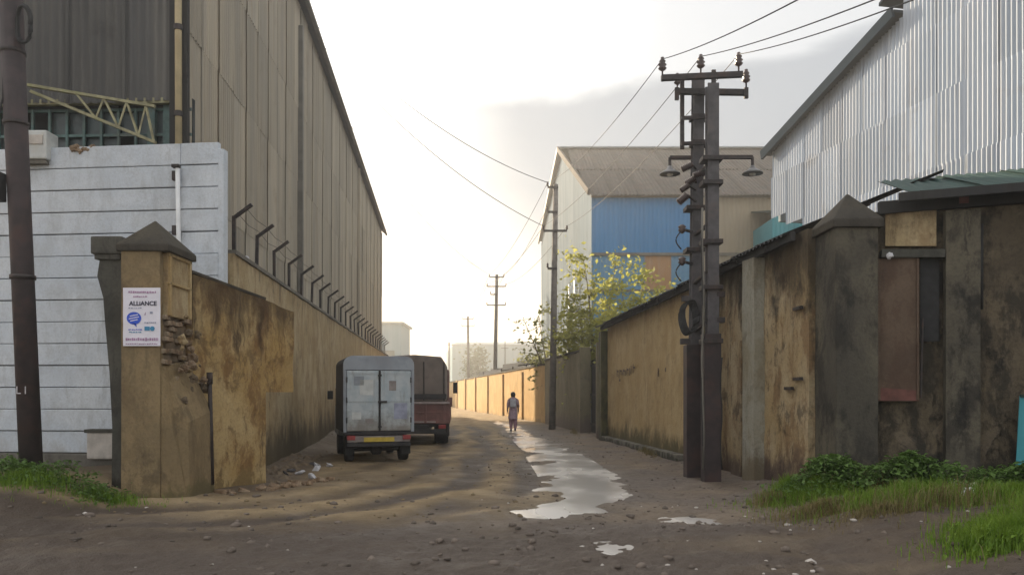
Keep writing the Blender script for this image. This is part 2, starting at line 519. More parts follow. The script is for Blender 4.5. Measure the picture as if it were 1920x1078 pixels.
def van_paint():
    m, k, b = new_mat('van_door_paint')
    p = k.n('ShaderNodeTexCoord').outputs['Object']
    z = k.sep(p)[2]
    n = k.noise(p, 3.0, 7, 0.7)
    f = k.noise(k.scale(p, (6, 6, 1.2)), 1.0, 7, 0.7)
    c = k.mix(k.step(n, 0.38, 0.62), (0.33, 0.39, 0.43), (0.43, 0.47, 0.49))
    c = k.mix(k.math('MULTIPLY', k.step(f, 0.52, 0.68), 0.55), c, (0.20, 0.19, 0.18))
    mud = k.step(k.math('ADD', z, k.math('MULTIPLY', k.math('SUBTRACT', n, 0.5), 1.3)), 1.25, 0.70)
    c = k.mix(k.math('MULTIPLY', mud, 0.7), c, (0.17, 0.13, 0.09))
    k.set(b.inputs['Base Color'], c)
    k.set(b.inputs['Roughness'], k.step(mud, 0, 1, 0.45, 0.9))
    bump(k, b, k.noise(p, 2.2, 3), 0.35, 0.03)
    return m


M['vanwhite'] = van_paint()
M['vangrey'] = plain('van_body_paint', (0.27, 0.30, 0.34), 0.5, 0.0, 0.2, 3, 0.05, (0.15, 0.14, 0.15), 0.5)
M['vanside'] = plain('dark_shaded_paint', (0.030, 0.034, 0.045), 0.8, 0, 0.3, 3, 0.2)  # dark grey paint, with the shade on the van's side put into the colour
M['vandark'] = plain('dark_chassis_paint', (0.025, 0.024, 0.026), 0.7, 0.1, 0.3, 6, 0.1, (0.06, 0.045, 0.035), 0.5)
M['bumper'] = plain('dusty_bumper', (0.26, 0.23, 0.22), 0.6, 0, 0.3, 6, 0.1, (0.12, 0.09, 0.08), 0.6)
M['plate'] = plain('yellow_plate', (0.55, 0.40, 0.05), 0.6, 0, 0.15, 8, 0.0)
M['taillamp'] = plain('red_lamp', (0.28, 0.03, 0.03), 0.3, 0, 0.2, 8, 0)
M['truckred'] = plain('oxide_red_paint', (0.18, 0.085, 0.075), 0.7, 0, 0.3, 4, 0.1, (0.10, 0.05, 0.045), 0.6)
M['trucktarp'] = plain('grey_brown_tarp', (0.20, 0.165, 0.145), 0.9, 0, 0.2, 3, 0.3, (0.13, 0.11, 0.10), 0.5)  # tarp colour lightened to take in the haze over the lorry
M['truckrail'] = plain('pale_rail_paint', (0.36, 0.30, 0.29), 0.6, 0, 0.2, 6, 0.1)
M['windscreen'] = plain('windscreen_glass', (0.03, 0.035, 0.04), 0.08, 0, 0.1, 4, 0)
M['rim'] = plain('wheel_rim', (0.20, 0.19, 0.18), 0.6, 0.3, 0.3, 8, 0.1)
M['skin'] = plain('brown_skin', (0.19, 0.10, 0.065), 0.6, 0, 0.1, 10, 0)
M['hair'] = plain('black_hair', (0.012, 0.010, 0.010), 0.5, 0, 0.3, 30, 0.3)
M['kurta'] = plain('mauve_cloth', (0.38, 0.27, 0.33), 0.9, 0, 0.2, 12, 0.3)
M['trouser'] = plain('dull_pink_cloth', (0.28, 0.15, 0.19), 0.9, 0, 0.2, 12, 0.3)
M['bag'] = plain('pale_grey_bag', (0.42, 0.42, 0.46), 0.8, 0, 0.2, 10, 0.2)
M['shoe'] = plain('dark_shoe', (0.03, 0.026, 0.05), 0.6, 0, 0.2, 10, 0)
M['bark'] = plain('bark', (0.16, 0.13, 0.09), 0.95, 0, 0.35, 8, 0.6)
M['litter'] = plain('white_litter', (0.62, 0.62, 0.66), 0.6, 0, 0.2, 9, 0.2)
M['litterdark'] = plain('dark_litter', (0.05, 0.045, 0.05), 0.7, 0, 0.4, 9, 0.2)
M['rustboard'] = plaster('rusted_board', (0.105, 0.075, 0.055), (0.14, 0.10, 0.072), (0.075, 0.045, 0.032), (0.06, 0.04, 0.03), 0.6, 0.35, -5, seed=81.0)
M['redpaint'] = plain('faded_red_paint', (0.13, 0.05, 0.04), 0.8, 0, 0.3, 6, 0.1)
M['limesign'] = plain('lime_yellow_paint', (0.60, 0.62, 0.08), 0.6, 0, 0.15, 6, 0)
M['stone'] = plain('stone', (0.14, 0.112, 0.092), 0.9, 0, 0.45, 3, 0.4)
M['clod'] = plain('earth_clod', (0.19, 0.14, 0.08), 0.95, 0, 0.3, 5, 0.4)
M['palestone'] = plain('pale_stone', (0.50, 0.46, 0.42), 0.9, 0, 0.2, 5, 0.3)


def leaf_mat(name, c1, c2, trans=0.35):
    m, k, b = new_mat(name)
    p = pos(k)
    n = k.noise(p, 5.0, 4)
    w = k.noise(p, 60.0, 1)
    c = k.mix(k.step(n, 0.35, 0.65), c1, c2)
    c = k.mix(k.math('MULTIPLY', k.step(w, 0.35, 0.7), 0.5), c, tuple(x * 1.5 for x in c2))
    k.set(b.inputs['Base Color'], c)
    b.inputs['Roughness'].default_value = 0.6
    b.inputs['Specular IOR Level'].default_value = 0.25
    tr = k.n('ShaderNodeBsdfTranslucent')
    k.set(tr.inputs['Color'], c)
    mx = k.n('ShaderNodeMixShader')
    mx.inputs[0].default_value = trans
    out = [n_ for n_ in k.t.nodes if n_.type == 'OUTPUT_MATERIAL'][0]
    k.t.links.new(b.outputs[0], mx.inputs[1])
    k.t.links.new(tr.outputs[0], mx.inputs[2])
    k.t.links.new(mx.outputs[0], out.inputs['Surface'])
    return m


M['leaf_yellow'] = leaf_mat('yellow_green_leaves', (0.24, 0.25, 0.06), (0.38, 0.37, 0.09), 0.55)
M['leaf_olive'] = leaf_mat('olive_leaves', (0.18, 0.19, 0.07), (0.26, 0.26, 0.10), 0.5)
M['leaf_far'] = leaf_mat('far_leaves', (0.06, 0.08, 0.04), (0.09, 0.11, 0.05), 0.3)
M['weed'] = leaf_mat('weed_leaves', (0.07, 0.125, 0.028), (0.11, 0.19, 0.045), 0.35)
M['grass'] = leaf_mat('grass_blades', (0.10, 0.19, 0.022), (0.17, 0.26, 0.03), 0.35)
M['drygrass'] = leaf_mat('dry_grass_blades', (0.14, 0.12, 0.05), (0.20, 0.16, 0.07), 0.3)


def build_ground_mat():
    m, k, b = new_mat('earth_road')
    p = pos(k)
    at = k.n('ShaderNodeVertexColor', layer_name='soil')
    s = k.n('ShaderNodeSeparateColor')
    k.t.links.new(at.outputs[0], s.inputs[0])
    mud, grv, wet = s.outputs[0], s.outputs[1], s.outputs[2]
    n1 = k.noise(p, 1.3, 6, 0.6, 0.3)
    n2 = k.noise(p, 9.0, 5, 0.6)
    n3 = k.noise(p, 45.0, 4, 0.6)
    c = k.mix(k.step(n1, 0.35, 0.65), (0.26, 0.19, 0.105), (0.38, 0.285, 0.165))
    c = k.mix(mud, c, (0.066, 0.047, 0.034))
    gravel = k.mix(k.step(n2, 0.35, 0.65), (0.11, 0.09, 0.078), (0.18, 0.15, 0.132))
    c = k.mix(grv, c, gravel)
    c = k.mix(k.math('MULTIPLY', k.step(n3, 0.5, 0.8), 0.2), c, (0.26, 0.21, 0.16))
    c = k.mix(k.math('MULTIPLY', k.step(n2, 0.55, 0.75), 0.4), c, (0.055, 0.045, 0.036))
    c = k.mix(k.math('MULTIPLY', wet, 0.75), c, (0.06, 0.048, 0.038))
    k.set(b.inputs['Base Color'], c)
    k.set(b.inputs['Roughness'], k.math('SUBTRACT', 0.95, k.math('ADD', k.math('MULTIPLY', wet, 0.35), k.math('ADD', k.math('MULTIPLY', k.step(n1, 0.45, 0.7), 0.2), k.math('MULTIPLY', mud, 0.2)))))
    b.inputs['Specular IOR Level'].default_value = 0.3
    h = k.math('ADD', k.math('MULTIPLY', n2, 1.0), k.math('MULTIPLY', n3, 0.5))
    bump(k, b, h, 1.0, 0.045)
    return m


M['earth'] = build_ground_mat()
M['farearth'] = plain('far_earth', (0.20, 0.16, 0.10), 0.95, 0, 0.25, 0.5, 0.0)


def build_water_mat():
    m, k, b = new_mat('trickling_water')
    p = pos(k)
    big_ = k.noise(k.scale(p, (1.0, 0.5, 1)), 1.1, 2, 0.5)
    k.set(b.inputs['Base Color'], k.mix(k.step(big_, 0.38, 0.62), (0.44, 0.415, 0.39), (0.58, 0.55, 0.52)))  # pale base colour holds painted sky glare besides the real reflection
    k.set(b.inputs['Roughness'], k.step(big_, 0.3, 0.7, 0.16, 0.32))
    b.inputs['IOR'].default_value = 1.33
    b.inputs['Specular IOR Level'].default_value = 1.0
    n = k.noise(k.scale(p, (0.9, 1.1, 1)), 9.0, 4, 0.55)
    bump(k, b, n, 0.05, 0.03)
    return m


M['water'] = build_water_mat()

# ------------------------------------------------------------------ ground
big = MB()
big.add([(-400, -300, -0.22), (400, -300, -0.22), (400, 420, -0.22), (-400, 420, -0.22)], [(0, 1, 2, 3)])
g = big.build('ground', M['farearth'])
tag(g, 'flat bare earth stretching to the horizon', 'ground', kind='structure')

# plan lines of the place -------------------------------------------------
def rx(Y):               # face of the right-hand walls
    return 5.89 - 0.11 * Y if Y < 39 else 1.6 - 0.195 * (Y - 39)


def lx(Y):               # face of the left compound wall
    return -3.5 - 0.1 * Y


WATER = [(-0.9, 44, .25), (0.05, 36, .28), (0.33, 31.8, .32), (0.70, 26, .40), (1.02, 22.1, .44), (1.16, 18.5, .46), (1.25, 16, .46), (1.38, 14, .50), (1.28, 12.6, .58), (0.95, 11.4, .48), (0.55, 10.6, .42), (0.25, 10.2, .30), (-0.05, 10.0, .03)]
CURVE = [(-3.0, 46), (-1.6, 34), (-0.9, 26), (-0.75, 20.2), (-0.66, 16), (-0.95, 13.3), (-1.9, 11.3), (-2.9, 10.2), (-4.4, 9.2), (-7, 8.3), (-12, 7.6)]


def dist_poly(X, Y, pts):
    best = np.full(X.shape, 1e9)
    side = np.zeros(X.shape)
    rad = np.zeros(X.shape)
    for i in range(len(pts) - 1):
        a, b = pts[i], pts[i + 1]
        dx, dy = b[0] - a[0], b[1] - a[1]
        L2 = dx * dx + dy * dy
        t = np.clip(((X - a[0]) * dx + (Y - a[1]) * dy) / L2, 0, 1)
        d = np.hypot(X - a[0] - t * dx, Y - a[1] - t * dy)
        k = d < best
        best[k] = d[k]
        side[k] = np.sign((X - a[0]) * dy - (Y - a[1]) * dx)[k]
        if len(a) > 2:
            rad[k] = (a[2] + (b[2] - a[2]) * t)[k]
    return best, side, rad


def sstep(x, a, b):
    t = np.clip((x - a) / (b - a), 0, 1)
    return t * t * (3 - 2 * t)


def ground_fields(X, Y):
    X = np.asarray(X, float)
    Y = np.asarray(Y, float)
    h = (fbm(X * 0.5, Y * 0.5, 3, 3) - 0.5) * 0.09
    hf = (fbm(X * 2.1, Y * 2.1, 11, 4) - 0.5) * 0.05
    hf += (fbm(X * 7, Y * 7, 19, 3) - 0.5) * 0.022 * (1 + 2.6 * sstep(-Y, -11, -8))
    dw, _, rw = dist_poly(X, Y, WATER)
    dw = dw + (fbm(X * 1.6, Y * 1.6, 31, 4) - 0.5) * 1.0
    ch = np.exp(-np.clip(dw / np.maximum(rw, .1), 0, 5) ** 2 * 0.9)
    flat = np.exp(-(np.clip(dw, 0, 9) / 1.3) ** 2)
    h = h * (1 - 0.45 * flat) + hf * (1 - 0.8 * flat) - 0.078 * ch
    # puddles in the foreground
    for (cx, cy, r) in ((1.12, 8.15, .34), (2.35, 9.9, .36), (1.7, 10.1, .22), (-0.2, 9.0, .3), (2.9, 7.6, .2), (-2.0, 8.0, .25)):
        d = np.hypot((X - cx), (Y - cy) * 1.0) / r + (fbm(X * 3, Y * 3, 37, 3) - 0.5) * 1.2
        h -= 0.065 * np.exp(-np.clip(d, 0, 5) ** 2)
    dc, sc_, _ = dist_poly(X, Y, CURVE)
    u = dc * sc_
    wob = (fbm(X * 0.7, Y * 0.35, 43, 3) - 0.5) * 1.1
    rut = 0.5 + 0.5 * np.cos((u + wob) * 2 * np.pi / 1.25)
    inr = np.exp(-(u / 3.0) ** 2)
    h -= 0.035 * rut * inr
    h += 0.02 * np.exp(-((u - 2.2) / .35) ** 2)
    # verges and banks
    L = sstep(-X, 5.4, 6.6) * sstep(Y, 9.0, 10.6)
    h += L * (0.28 + 0.1 * (fbm(X * 1.2, Y * 1.2, 53, 3) - .5))
    Rm = sstep(X - (5.89 - 0.11 * Y), -1.15, -0.1) * sstep(-Y, -14.2, -12.2) * sstep(Y, 4, 6)
    Rm2 = sstep(X, 3.2, 4.6) * sstep(-Y, -12.8, -11.5)
    rmm = np.maximum(Rm * 0.5, Rm2)
    h += rmm * (0.24 + 0.14 * (fbm(X * 1.3, Y * 1.3, 59, 3) - .5))
    foot = np.maximum(sstep(X - np.where(Y < 39, 5.89 - 0.11 * Y, 1.6 - 0.195 * (Y - 39)), -0.7, 0.1), sstep((-3.5 - 0.1 * Y) - X, -0.9, 0.1))
    h += 0.06 * foot
    # soil: mud, gravel, wet; the mud also holds the foreground's shading
    mud = np.clip(inr * (1.0 * rut + 0.1) * (0.3 + 1.4 * fbm(X * 0.6, Y * 0.6, 61, 4)), 0, 1)
    mud = np.maximum(mud, 0.55 * sstep(fbm(X * 0.5, Y * 0.9, 67, 4), 0.52, 0.66))
    mud = np.maximum(mud, 0.8 * sstep(lx(Y) + 1.6 - X, 0, 0.9) * sstep(Y, 11, 13))
    mud = np.maximum(mud, np.clip(sstep(-Y, -11.0, -8.8) * (0.42 + 1.25 * fbm(X * .5, Y * 1.1, 77, 4)), 0, 1))  # mud laid on thicker up close, painting in the dim foreground light
    right = sstep(X - np.interp(Y, [6, 10, 12.6, 16, 22, 32, 45], [-9, 0.2, 0.9, 0.8, .7, .2, -.5]), -0.3, 0.5)
    near = sstep(-Y, -10.4, -8.8)
    grv = np.clip(np.maximum(right * 0.85, near * 0.3) + (fbm(X * 1.1, Y * 1.1, 71, 4) - 0.5) * 0.8, 0, 1)
    grv *= 1 - 0.7 * sstep(Y, 36, 41)
    grv *= 1 - 0.75 * sstep(-Y, -10.6, -8.4)
    mud *= 1 - 0.8 * sstep(Y, 35, 40)
    wet = np.clip(np.exp(-(np.clip(dw, 0, 9) / (rw + .35)) ** 2), 0, 1) * sstep(-Y, -46, -38)
    wet = np.maximum(wet, 0.35 * near * fbm(X * .8, Y * .8, 73, 4))
    return h, mud, grv, wet


def gz(x, y):
    return float(ground_fields(np.array([x]), np.array([y]))[0][0])


xs = np.concatenate([np.arange(-22, -7, 0.25), np.arange(-7, 7, 0.04), np.arange(7, 22.01, 0.25)])
ys = [-8.0]
while ys[-1] < 3: ys.append(ys[-1] + 0.5)
while ys[-1] < 150: ys.append(ys[-1] + max(0.03, 0.0075 * ys[-1]))
ys = np.array(ys)
XX, YY = np.meshgrid(xs, ys)
H, MUD, GRV, WET = ground_fields(XX, YY)
nx, ny = len(xs), len(ys)
co = np.stack([XX.ravel(), YY.ravel(), H.ravel()], 1).astype(np.float32)
idx = np.arange(nx * ny).reshape(ny, nx)
quads = np.stack([idx[:-1, :-1].ravel(), idx[:-1, 1:].ravel(), idx[1:, 1:].ravel(), idx[1:, :-1].ravel()], 1).astype(np.int32)


def np_mesh(name, co, quads, m, smooth=True):
    me = bpy.data.meshes.new(name)
    n = quads.shape[1]
    me.vertices.add(len(co))
    me.vertices.foreach_set('co', np.ascontiguousarray(co, dtype=np.float32).ravel())
    me.loops.add(quads.size)
    me.loops.foreach_set('vertex_index', np.ascontiguousarray(quads, dtype=np.int32).ravel())
    me.polygons.add(len(quads))
    me.polygons.foreach_set('loop_start', np.arange(0, quads.size, n, dtype=np.int32))
    me.polygons.foreach_set('loop_total', np.full(len(quads), n, np.int32))
    me.update(calc_edges=True)
    if smooth:
        me.polygons.foreach_set('use_smooth', np.ones(len(quads), bool))
    if m: me.materials.append(m)
    return me


me = np_mesh('dirt_road', co, quads, M['earth'])
ca = me.color_attributes.new('soil', 'FLOAT_COLOR', 'POINT')
ca.data.foreach_set('color', np.stack([MUD.ravel(), GRV.ravel(), WET.ravel(), np.ones(nx * ny)], 1).astype(np.float32).ravel())
tag(place('dirt_road', me), 'rutted brown earth road running between the walls', 'road', kind='structure')

# water that lies in the channel: a level sheet, the earth cuts its outline
wm = MB()
for i in range(len(WATER) - 1):
    (x0, y0, r0), (x1, y1, r1) = WATER[i], WATER[i + 1]
# ribbon
pts = []
for i, (x, y, r) in enumerate(WATER):
    a = Vector(WATER[max(i - 1, 0)][:2])
    b = Vector(WATER[min(i + 1, len(WATER) - 1)][:2])
    d = (b - a).normalized()
    n_ = Vector((-d.y, d.x))
    w = r * 1.7
    pts.append((Vector((x, y)) - n_ * w, Vector((x, y)) + n_ * w))
wv = []
for a, b in pts:
    wv += [(a.x, a.y, -0.034), (b.x, b.y, -0.034)]
wm.add(wv, [(2 * i, 2 * i + 1, 2 * i + 3, 2 * i + 2) for i in range(len(pts) - 1)])
tag(wm.build('water', M['water']), 'shallow water trickling down the middle of the road', 'water', kind='structure')
for (cx, cy, r) in ((1.12, 8.15, .6), (2.35, 9.9, .5)):
    pm = MB()
    pm.add([(cx + r * math.cos(t * .5236), cy + r * math.sin(t * .5236), -0.045 + gz(cx + .8 * r, cy) * 0.15) for t in range(12)], [tuple(range(12))])
    tag(pm.build('puddle', M['water']), 'small puddle in the gravel in the foreground' if cx < 2 else 'faint puddle in the gravel near the right weeds', 'puddle', kind='structure')


# ------------------------------------------------------------------ wall builder
def rough_wall(name, p0, p1, z0, z1a, z1b, th, m, parent, res=0.12, amp=0.02, topamp=0.03, seed=0, inward=None, bottom_fn=None, top_fn=None):
    """an uneven plastered wall between two plan points; the face towards the road is relief, the rest plain"""
    p0, p1 = Vector(p0), Vector(p1)
    d = p1 - p0
    L = d.length
    d.normalize()
    nrm = Vector((d.y, -d.x))            # face side: right of travel
    nu = max(2, int(L / res) + 1)
    nv = max(2, int((z1a - z0) / res) + 1)
    u = np.linspace(0, L, nu)
    zt = z1a + (z1b - z1a) * u / L + (fbm(u * 1.5 + seed, u * 0 + seed, seed, 3) - .5) * 2 * topamp
    if top_fn is not None:
        zt = top_fn(u, zt)
    t = np.linspace(0, 1, nv)
    U, T = np.meshgrid(u, t)
    Z = z0 + (np.broadcast_to(zt, U.shape) - z0) * T
    D = (fbm(U * 1.1 + seed * 3.1, Z * 1.1, seed + 5, 4) - .5) * 2 * amp + (fbm(U * 5, Z * 5, seed + 9, 3) - .5) * amp * .7
    X = p0.x + d.x * U + nrm.x * D
    Y = p0.y + d.y * U + nrm.y * D
    front = np.stack([X.ravel(), Y.ravel(), Z.ravel()], 1)
    ii = np.arange(nu * nv).reshape(nv, nu)
    fs = [tuple(q) for q in np.stack([ii[:-1, :-1].ravel(), ii[:-1, 1:].ravel(), ii[1:, 1:].ravel(), ii[1:, :-1].ravel()], 1)]
    vs_ = [tuple(q) for q in front]
    nb = len(vs_)
    bx_, by_ = -nrm.x * th, -nrm.y * th
    for i in range(nu):
        q = front[ii[-1, i]]
        vs_.append((p0.x + d.x * u[i] + bx_, p0.y + d.y * u[i] + by_, q[2]))
    for i in range(nu):
        vs_.append((p0.x + d.x * u[i] + bx_, p0.y + d.y * u[i] + by_, z0))
    for i in range(nu - 1):
        fs.append((ii[-1, i], ii[-1, i + 1], nb + i + 1, nb + i))
        fs.append((nb + i, nb + i + 1, nb + nu + i + 1, nb + nu + i))
    l0 = [ii[j, 0] for j in range(nv)]
    l1 = [ii[j, -1] for j in range(nv)]
    fs.append(tuple(l0 + [nb, nb + nu]))
    fs.append(tuple(l1[::-1] + [nb + nu + nu - 1, nb + nu - 1]))
    mb = MB()
    mb.v, mb.f = vs_, fs
    return mb.build(name, m, parent)


def corrugated(name, w, h, pitch, depth, m, rows=1, per=6, sag=0.0):
    """one sheet of corrugated cladding in the xz plane, centred on x, from z=0 to h, facing -y"""
    n = max(1, int(round(w / pitch)))
    nseg = n * per
    vs_, fs = [], []
    for j in range(rows + 1):
        for i in range(nseg + 1):
            x = -w / 2 + w * i / nseg
            vs_.append((x, -depth * 0.5 * math.cos(2 * math.pi * n * i / nseg), h * j / rows))
    for j in range(rows):
        for i in range(nseg):
            a = j * (nseg + 1) + i
            fs.append((a, a + 1, a + nseg + 2, a + nseg + 1))
    me = bpy.data.meshes.new(name)
    me.from_pydata(vs_, [], fs)
    for p in me.polygons: p.use_smooth = True
    me.materials.append(m)
    return me


# ================================================================== LEFT SIDE
# ---- long shed ----------------------------------------------------------
SA = Vector((-6.2, 14.5))
SB = Vector((-9.46, 56.0))
sd = (SB - SA).normalized()
s_ang = math.atan2(sd.y, sd.x)
EAVE = 14.9
EAVE_B = 13.05
shed = wthing('factory_shed', (SA.x, SA.y, 0), 'long tall beige-grey corrugated factory shed behind the left compound wall', 'shed')
sw = 1.1
L = (SB - SA).length
ncol = int(L / sw)
sw = L / ncol
rows_z = [(2.6, 5.6), (5.5, 8.6), (8.5, 11.0), (10.9, EAVE)]
side_mesh = [corrugated('cladding_sheet', sw + 0.07, b - a, 0.15, 0.045, M['shedside'], per=5) for a, b in rows_z]
for r_, (a, b) in enumerate(rows_z):
    for i in range(ncol):
        c = SA + sd * (sw * (i + .5))
        off = 0.014 * (i % 2) - 0.016 * r_
        q = c - Vector((sd.y, -sd.x)) * (off + random.uniform(-.004, .004))
        # sheet faces +x side (the road)
        ms = side_mesh[r_]
        if r_ == 3:      # the top sheets are cut to the falling eave
            ms = corrugated('cladding_sheet', sw + .07, EAVE + (EAVE_B - EAVE) * (i + .5) / ncol - a, .15, .045, M['shedside'], per=5)
        place('cladding_sheet', ms, shed, (q.x - SA.x, q.y - SA.y, a), (random.uniform(-.002, .002), 0, s_ang))
# front cladding
fr0 = Vector((-16.0, 14.9))
fd = (SA - fr0).normalized()
f_ang = math.atan2(fd.y, fd.x)
fl = (SA - fr0).length
nc = int(fl / 1.0)
fw = fl / nc
frows = [(7.05, 10.2), (10.1, 14.2)]
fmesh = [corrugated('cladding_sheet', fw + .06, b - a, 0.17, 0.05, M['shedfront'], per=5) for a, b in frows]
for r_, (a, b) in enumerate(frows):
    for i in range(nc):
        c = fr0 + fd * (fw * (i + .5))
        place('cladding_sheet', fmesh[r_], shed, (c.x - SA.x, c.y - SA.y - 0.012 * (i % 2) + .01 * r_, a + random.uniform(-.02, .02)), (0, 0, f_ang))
# gable above the front, roof, corner flashing, base beam
mid = (fr0 + SA) / 2
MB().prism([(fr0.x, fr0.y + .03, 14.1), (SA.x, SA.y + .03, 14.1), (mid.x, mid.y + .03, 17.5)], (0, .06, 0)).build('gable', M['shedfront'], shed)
bn = Vector((fr0.x - SA.x, fr0.y - SA.y))
B2 = SB + bn
midb = (SB + B2) / 2
ov = Vector((sd.y, -sd.x)) * 0.28
e0, e1 = SA + ov - sd * .3, SB + ov + sd * .3
mb = MB()
mb.add([(e0.x, e0.y, EAVE + .02), (e1.x, e1.y, EAVE_B + .02), (midb.x, midb.y, 17.0), (mid.x, mid.y - .3, 17.9),
        (e0.x, e0.y, EAVE + .12), (e1.x, e1.y, EAVE_B + .12), (midb.x, midb.y, 17.1), (mid.x, mid.y - .3, 18.0)],
       [(0, 1, 2, 3), (7, 6, 5, 4), (0, 4, 5, 1), (1, 5, 6, 2), (2, 6, 7, 3), (3, 7, 4, 0)])
mb.add([(fr0.x - .3, fr0.y - .3, EAVE), (B2.x - .3, B2.y, EAVE), (midb.x, midb.y, 17.0), (mid.x, mid.y - .3, 17.9)], [(0, 1, 2, 3)])
mb.build('roof', M['roofsheet'], shed)
mb = MB()
gA, gB = SA + ov * 1.25 - sd * .2, SB + ov * 1.25 + sd * .2
mb.bar((gA.x, gA.y, EAVE - .02), (gB.x, gB.y, EAVE_B - .02), 0.13, 0.13)
mb.build('gutter', M['greypipe'], shed)
# back and far walls, so it is a closed building
mb = MB()
mb.add([(SB.x, SB.y, 0), (B2.x, B2.y, 0), (B2.x, B2.y, EAVE_B), (midb.x, midb.y, 16.95), (SB.x, SB.y, EAVE_B)], [(0, 1, 2, 3, 4)])
mb.add([(fr0.x, fr0.y, 0), (B2.x, B2.y, 0), (B2.x, B2.y, EAVE), (fr0.x, fr0.y, EAVE)], [(0, 1, 2, 3)])
mb.build('rear_wall', M['shedside'], shed)
nr = Vector((sd.y, -sd.x))
q0, q1 = SA - nr * .10, SB - nr * .10
MB().prism([(q0.x, q0.y, 0), (q1.x, q1.y, 0), (q1.x, q1.y, 2.9), (q0.x, q0.y, 2.9)], (-nr.x * .2, -nr.y * .2, 0)).build('base_wall', M['compound'], shed)
mb = MB()
mb.box((SA.x - .02, SA.y - .03, 9.6), (0.34, 0.10, 9.2), f_ang)
mb.build('corner_flashing', M['eave'], shed)
# cream pipe at the corner with collars
pipe = MB().tube([(SA.x + .02, SA.y - .16, 5.2), (SA.x + .0, SA.y - .16, 14.2)], 0.062, 10).build('rain_pipe', M['yellowpipe'], shed, smooth=True)
mb = MB()
for z in (6.75, 8.35, 10.0, 12.0):
    mb.tube([(SA.x + .015, SA.y - .16, z - .05), (SA.x + .015, SA.y - .16, z + .05)], 0.082, 10)
o = mb.build('pipe_collar', M['iron'], pipe, org=shed.location)
# dark downpipe further along the long side
for t, m_, w in ((25.4, 'greypipe', .17), (41.5, 'shedside', .12)):
    c = SA + sd * ((t - SA.y) / sd.y) + nr * .11
    MB().box((c.x, c.y, 8.3), (w, w, 10.6), s_ang).build('downpipe', M[m_], shed)
# opening under the front cladding: dark inside, green grille, lintel
wy = 14.78
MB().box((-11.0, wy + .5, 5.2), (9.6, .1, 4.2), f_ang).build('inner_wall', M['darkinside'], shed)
grl = MB().box((-9.2, wy + .07, 4.92), (6.2, .05, .07), f_ang).build('grille_rail', M['grille'], shed)
for z in (5.45, 5.98, 6.5, 6.98):
    MB().box((-9.2, wy + .07, z), (6.2, .045, .05), f_ang).build('grille_rail', M['grille'], shed)
for i in range(19):
    x = -12.2 + i * .335
    MB().box((x, wy + .05 + (-9.2 - x) * .041 * 0.9 + 0.0, 5.9), (.045, .05, 2.2)).build('grille_bar', M['grille'], shed)
for i in range(18):
    for j, z in enumerate((5.19, 5.71, 6.24, 6.74)):
        if random.random() < .5:
            x = -12.03 + i * .335
            MB().box((x, wy + .14 + (-9.2 - x) * .037, z), (.30, .012, .46)).build('pane', M['glass'], shed)
for x0 in (-6.55, -6.85):
    MB().box((x0, wy - .05, 5.9), (.14, .12, 2.3)).build('frame_post', M['grille'], shed)
# sagging lintel plate
MB().box((-9.0, wy - .1, 7.08), (5.6, .1, .1), f_ang).build('lintel', M['truss'], shed)

# ---- fallen roof truss leaning in the opening ---------------------------
tr = wthing('roof_truss', tuple(P(290, 268, 14.0)), 'mossy yellow lattice truss hanging askew under the grey cladding', 'truss')
A, B = P(52, 160, 14.2), P(290, 200, 14.2)
C, D = P(58, 172, 14.15), P(292, 268, 14.15)
MB().bar(A, B, .07, .05).build('upper_chord', M['truss'], tr)
MB().bar(C, D, .075, .05).build('lower_chord', M['truss'], tr)
ts = [0.38, 0.52, 0.60, 0.70, 0.78, 0.86, 0.93, 0.985]
for i in range(len(ts) - 1):
    a = (A.lerp(B, ts[i]) if i % 2 == 0 else C.lerp(D, ts[i]))
    b = (C.lerp(D, ts[i + 1]) if i % 2 == 0 else A.lerp(B, ts[i + 1]))
    MB().bar(a, b, .04, .03).build('web_bar', M['truss'], tr)

# ---- compound wall with fence arms -------------------------------------
cw = wthing('compound_wall', (lx(13), 13, 0), 'long tan plastered compound wall with slanted fence arms on top, left', 'wall')
rough_wall('wall', (lx(13.45), 13.45), (lx(58), 58), -0.2, 4.0, 4.27, .35, M['compound'], cw, res=0.3, amp=.02, seed=2)
# rough_wall faces right of travel = +x : towards the road
mb = MB()
for Y0, Y1 in ((13.5, 28), (28, 45), (45, 58)):
    za, zb = 4.0 + .3 * (Y0 - 13) / 49, 4.0 + .3 * (Y1 - 13) / 49
    a, b = Vector((lx(Y0) - .17, Y0, za + .045)), Vector((lx(Y1) - .17, Y1, zb + .045))
    mb.bar(a, b, .40, .07)
mb.build('coping', M['plinth'], cw)
Y = 14.0
Yl = [12.9 + 1.0]
i = 0
ypos = []
Yc = 14.15
while Yc < 57:
    ypos.append(Yc)
    Yc += 1.78
for Yc in ypos:
    x = lx(Yc) - .17
    z = 4.03 + .3 * (Yc - 13) / 49
    mb = MB()
    lean = random.uniform(-.03, .03)
    k = Vector((x + lean, Yc, z + .78))
    mb.bar((x, Yc, z), k, .06)
    mb.bar(k - Vector((0.0, 0, .03)), k + Vector((.34, -.04, .20)), .055)
    mb.build('fence_arm', M['iron'], cw)
for dz, dx in ((.85, .05), (.95, .20)):
    mb = MB()
    pts = []
    for j, Yc in enumerate(ypos):
        z = 4.03 + .3 * (Yc - 13) / 49
        pts.append((lx(Yc) - .17 + dx, Yc, z + dz))
        pts.append((lx(Yc + .9) - .17 + dx, Yc + .9, z + dz - .05 + random.uniform(-.03, .03)))
    mb.tube(pts, .006, 4)
    mb.build('fence_wire', M['wire'], cw)
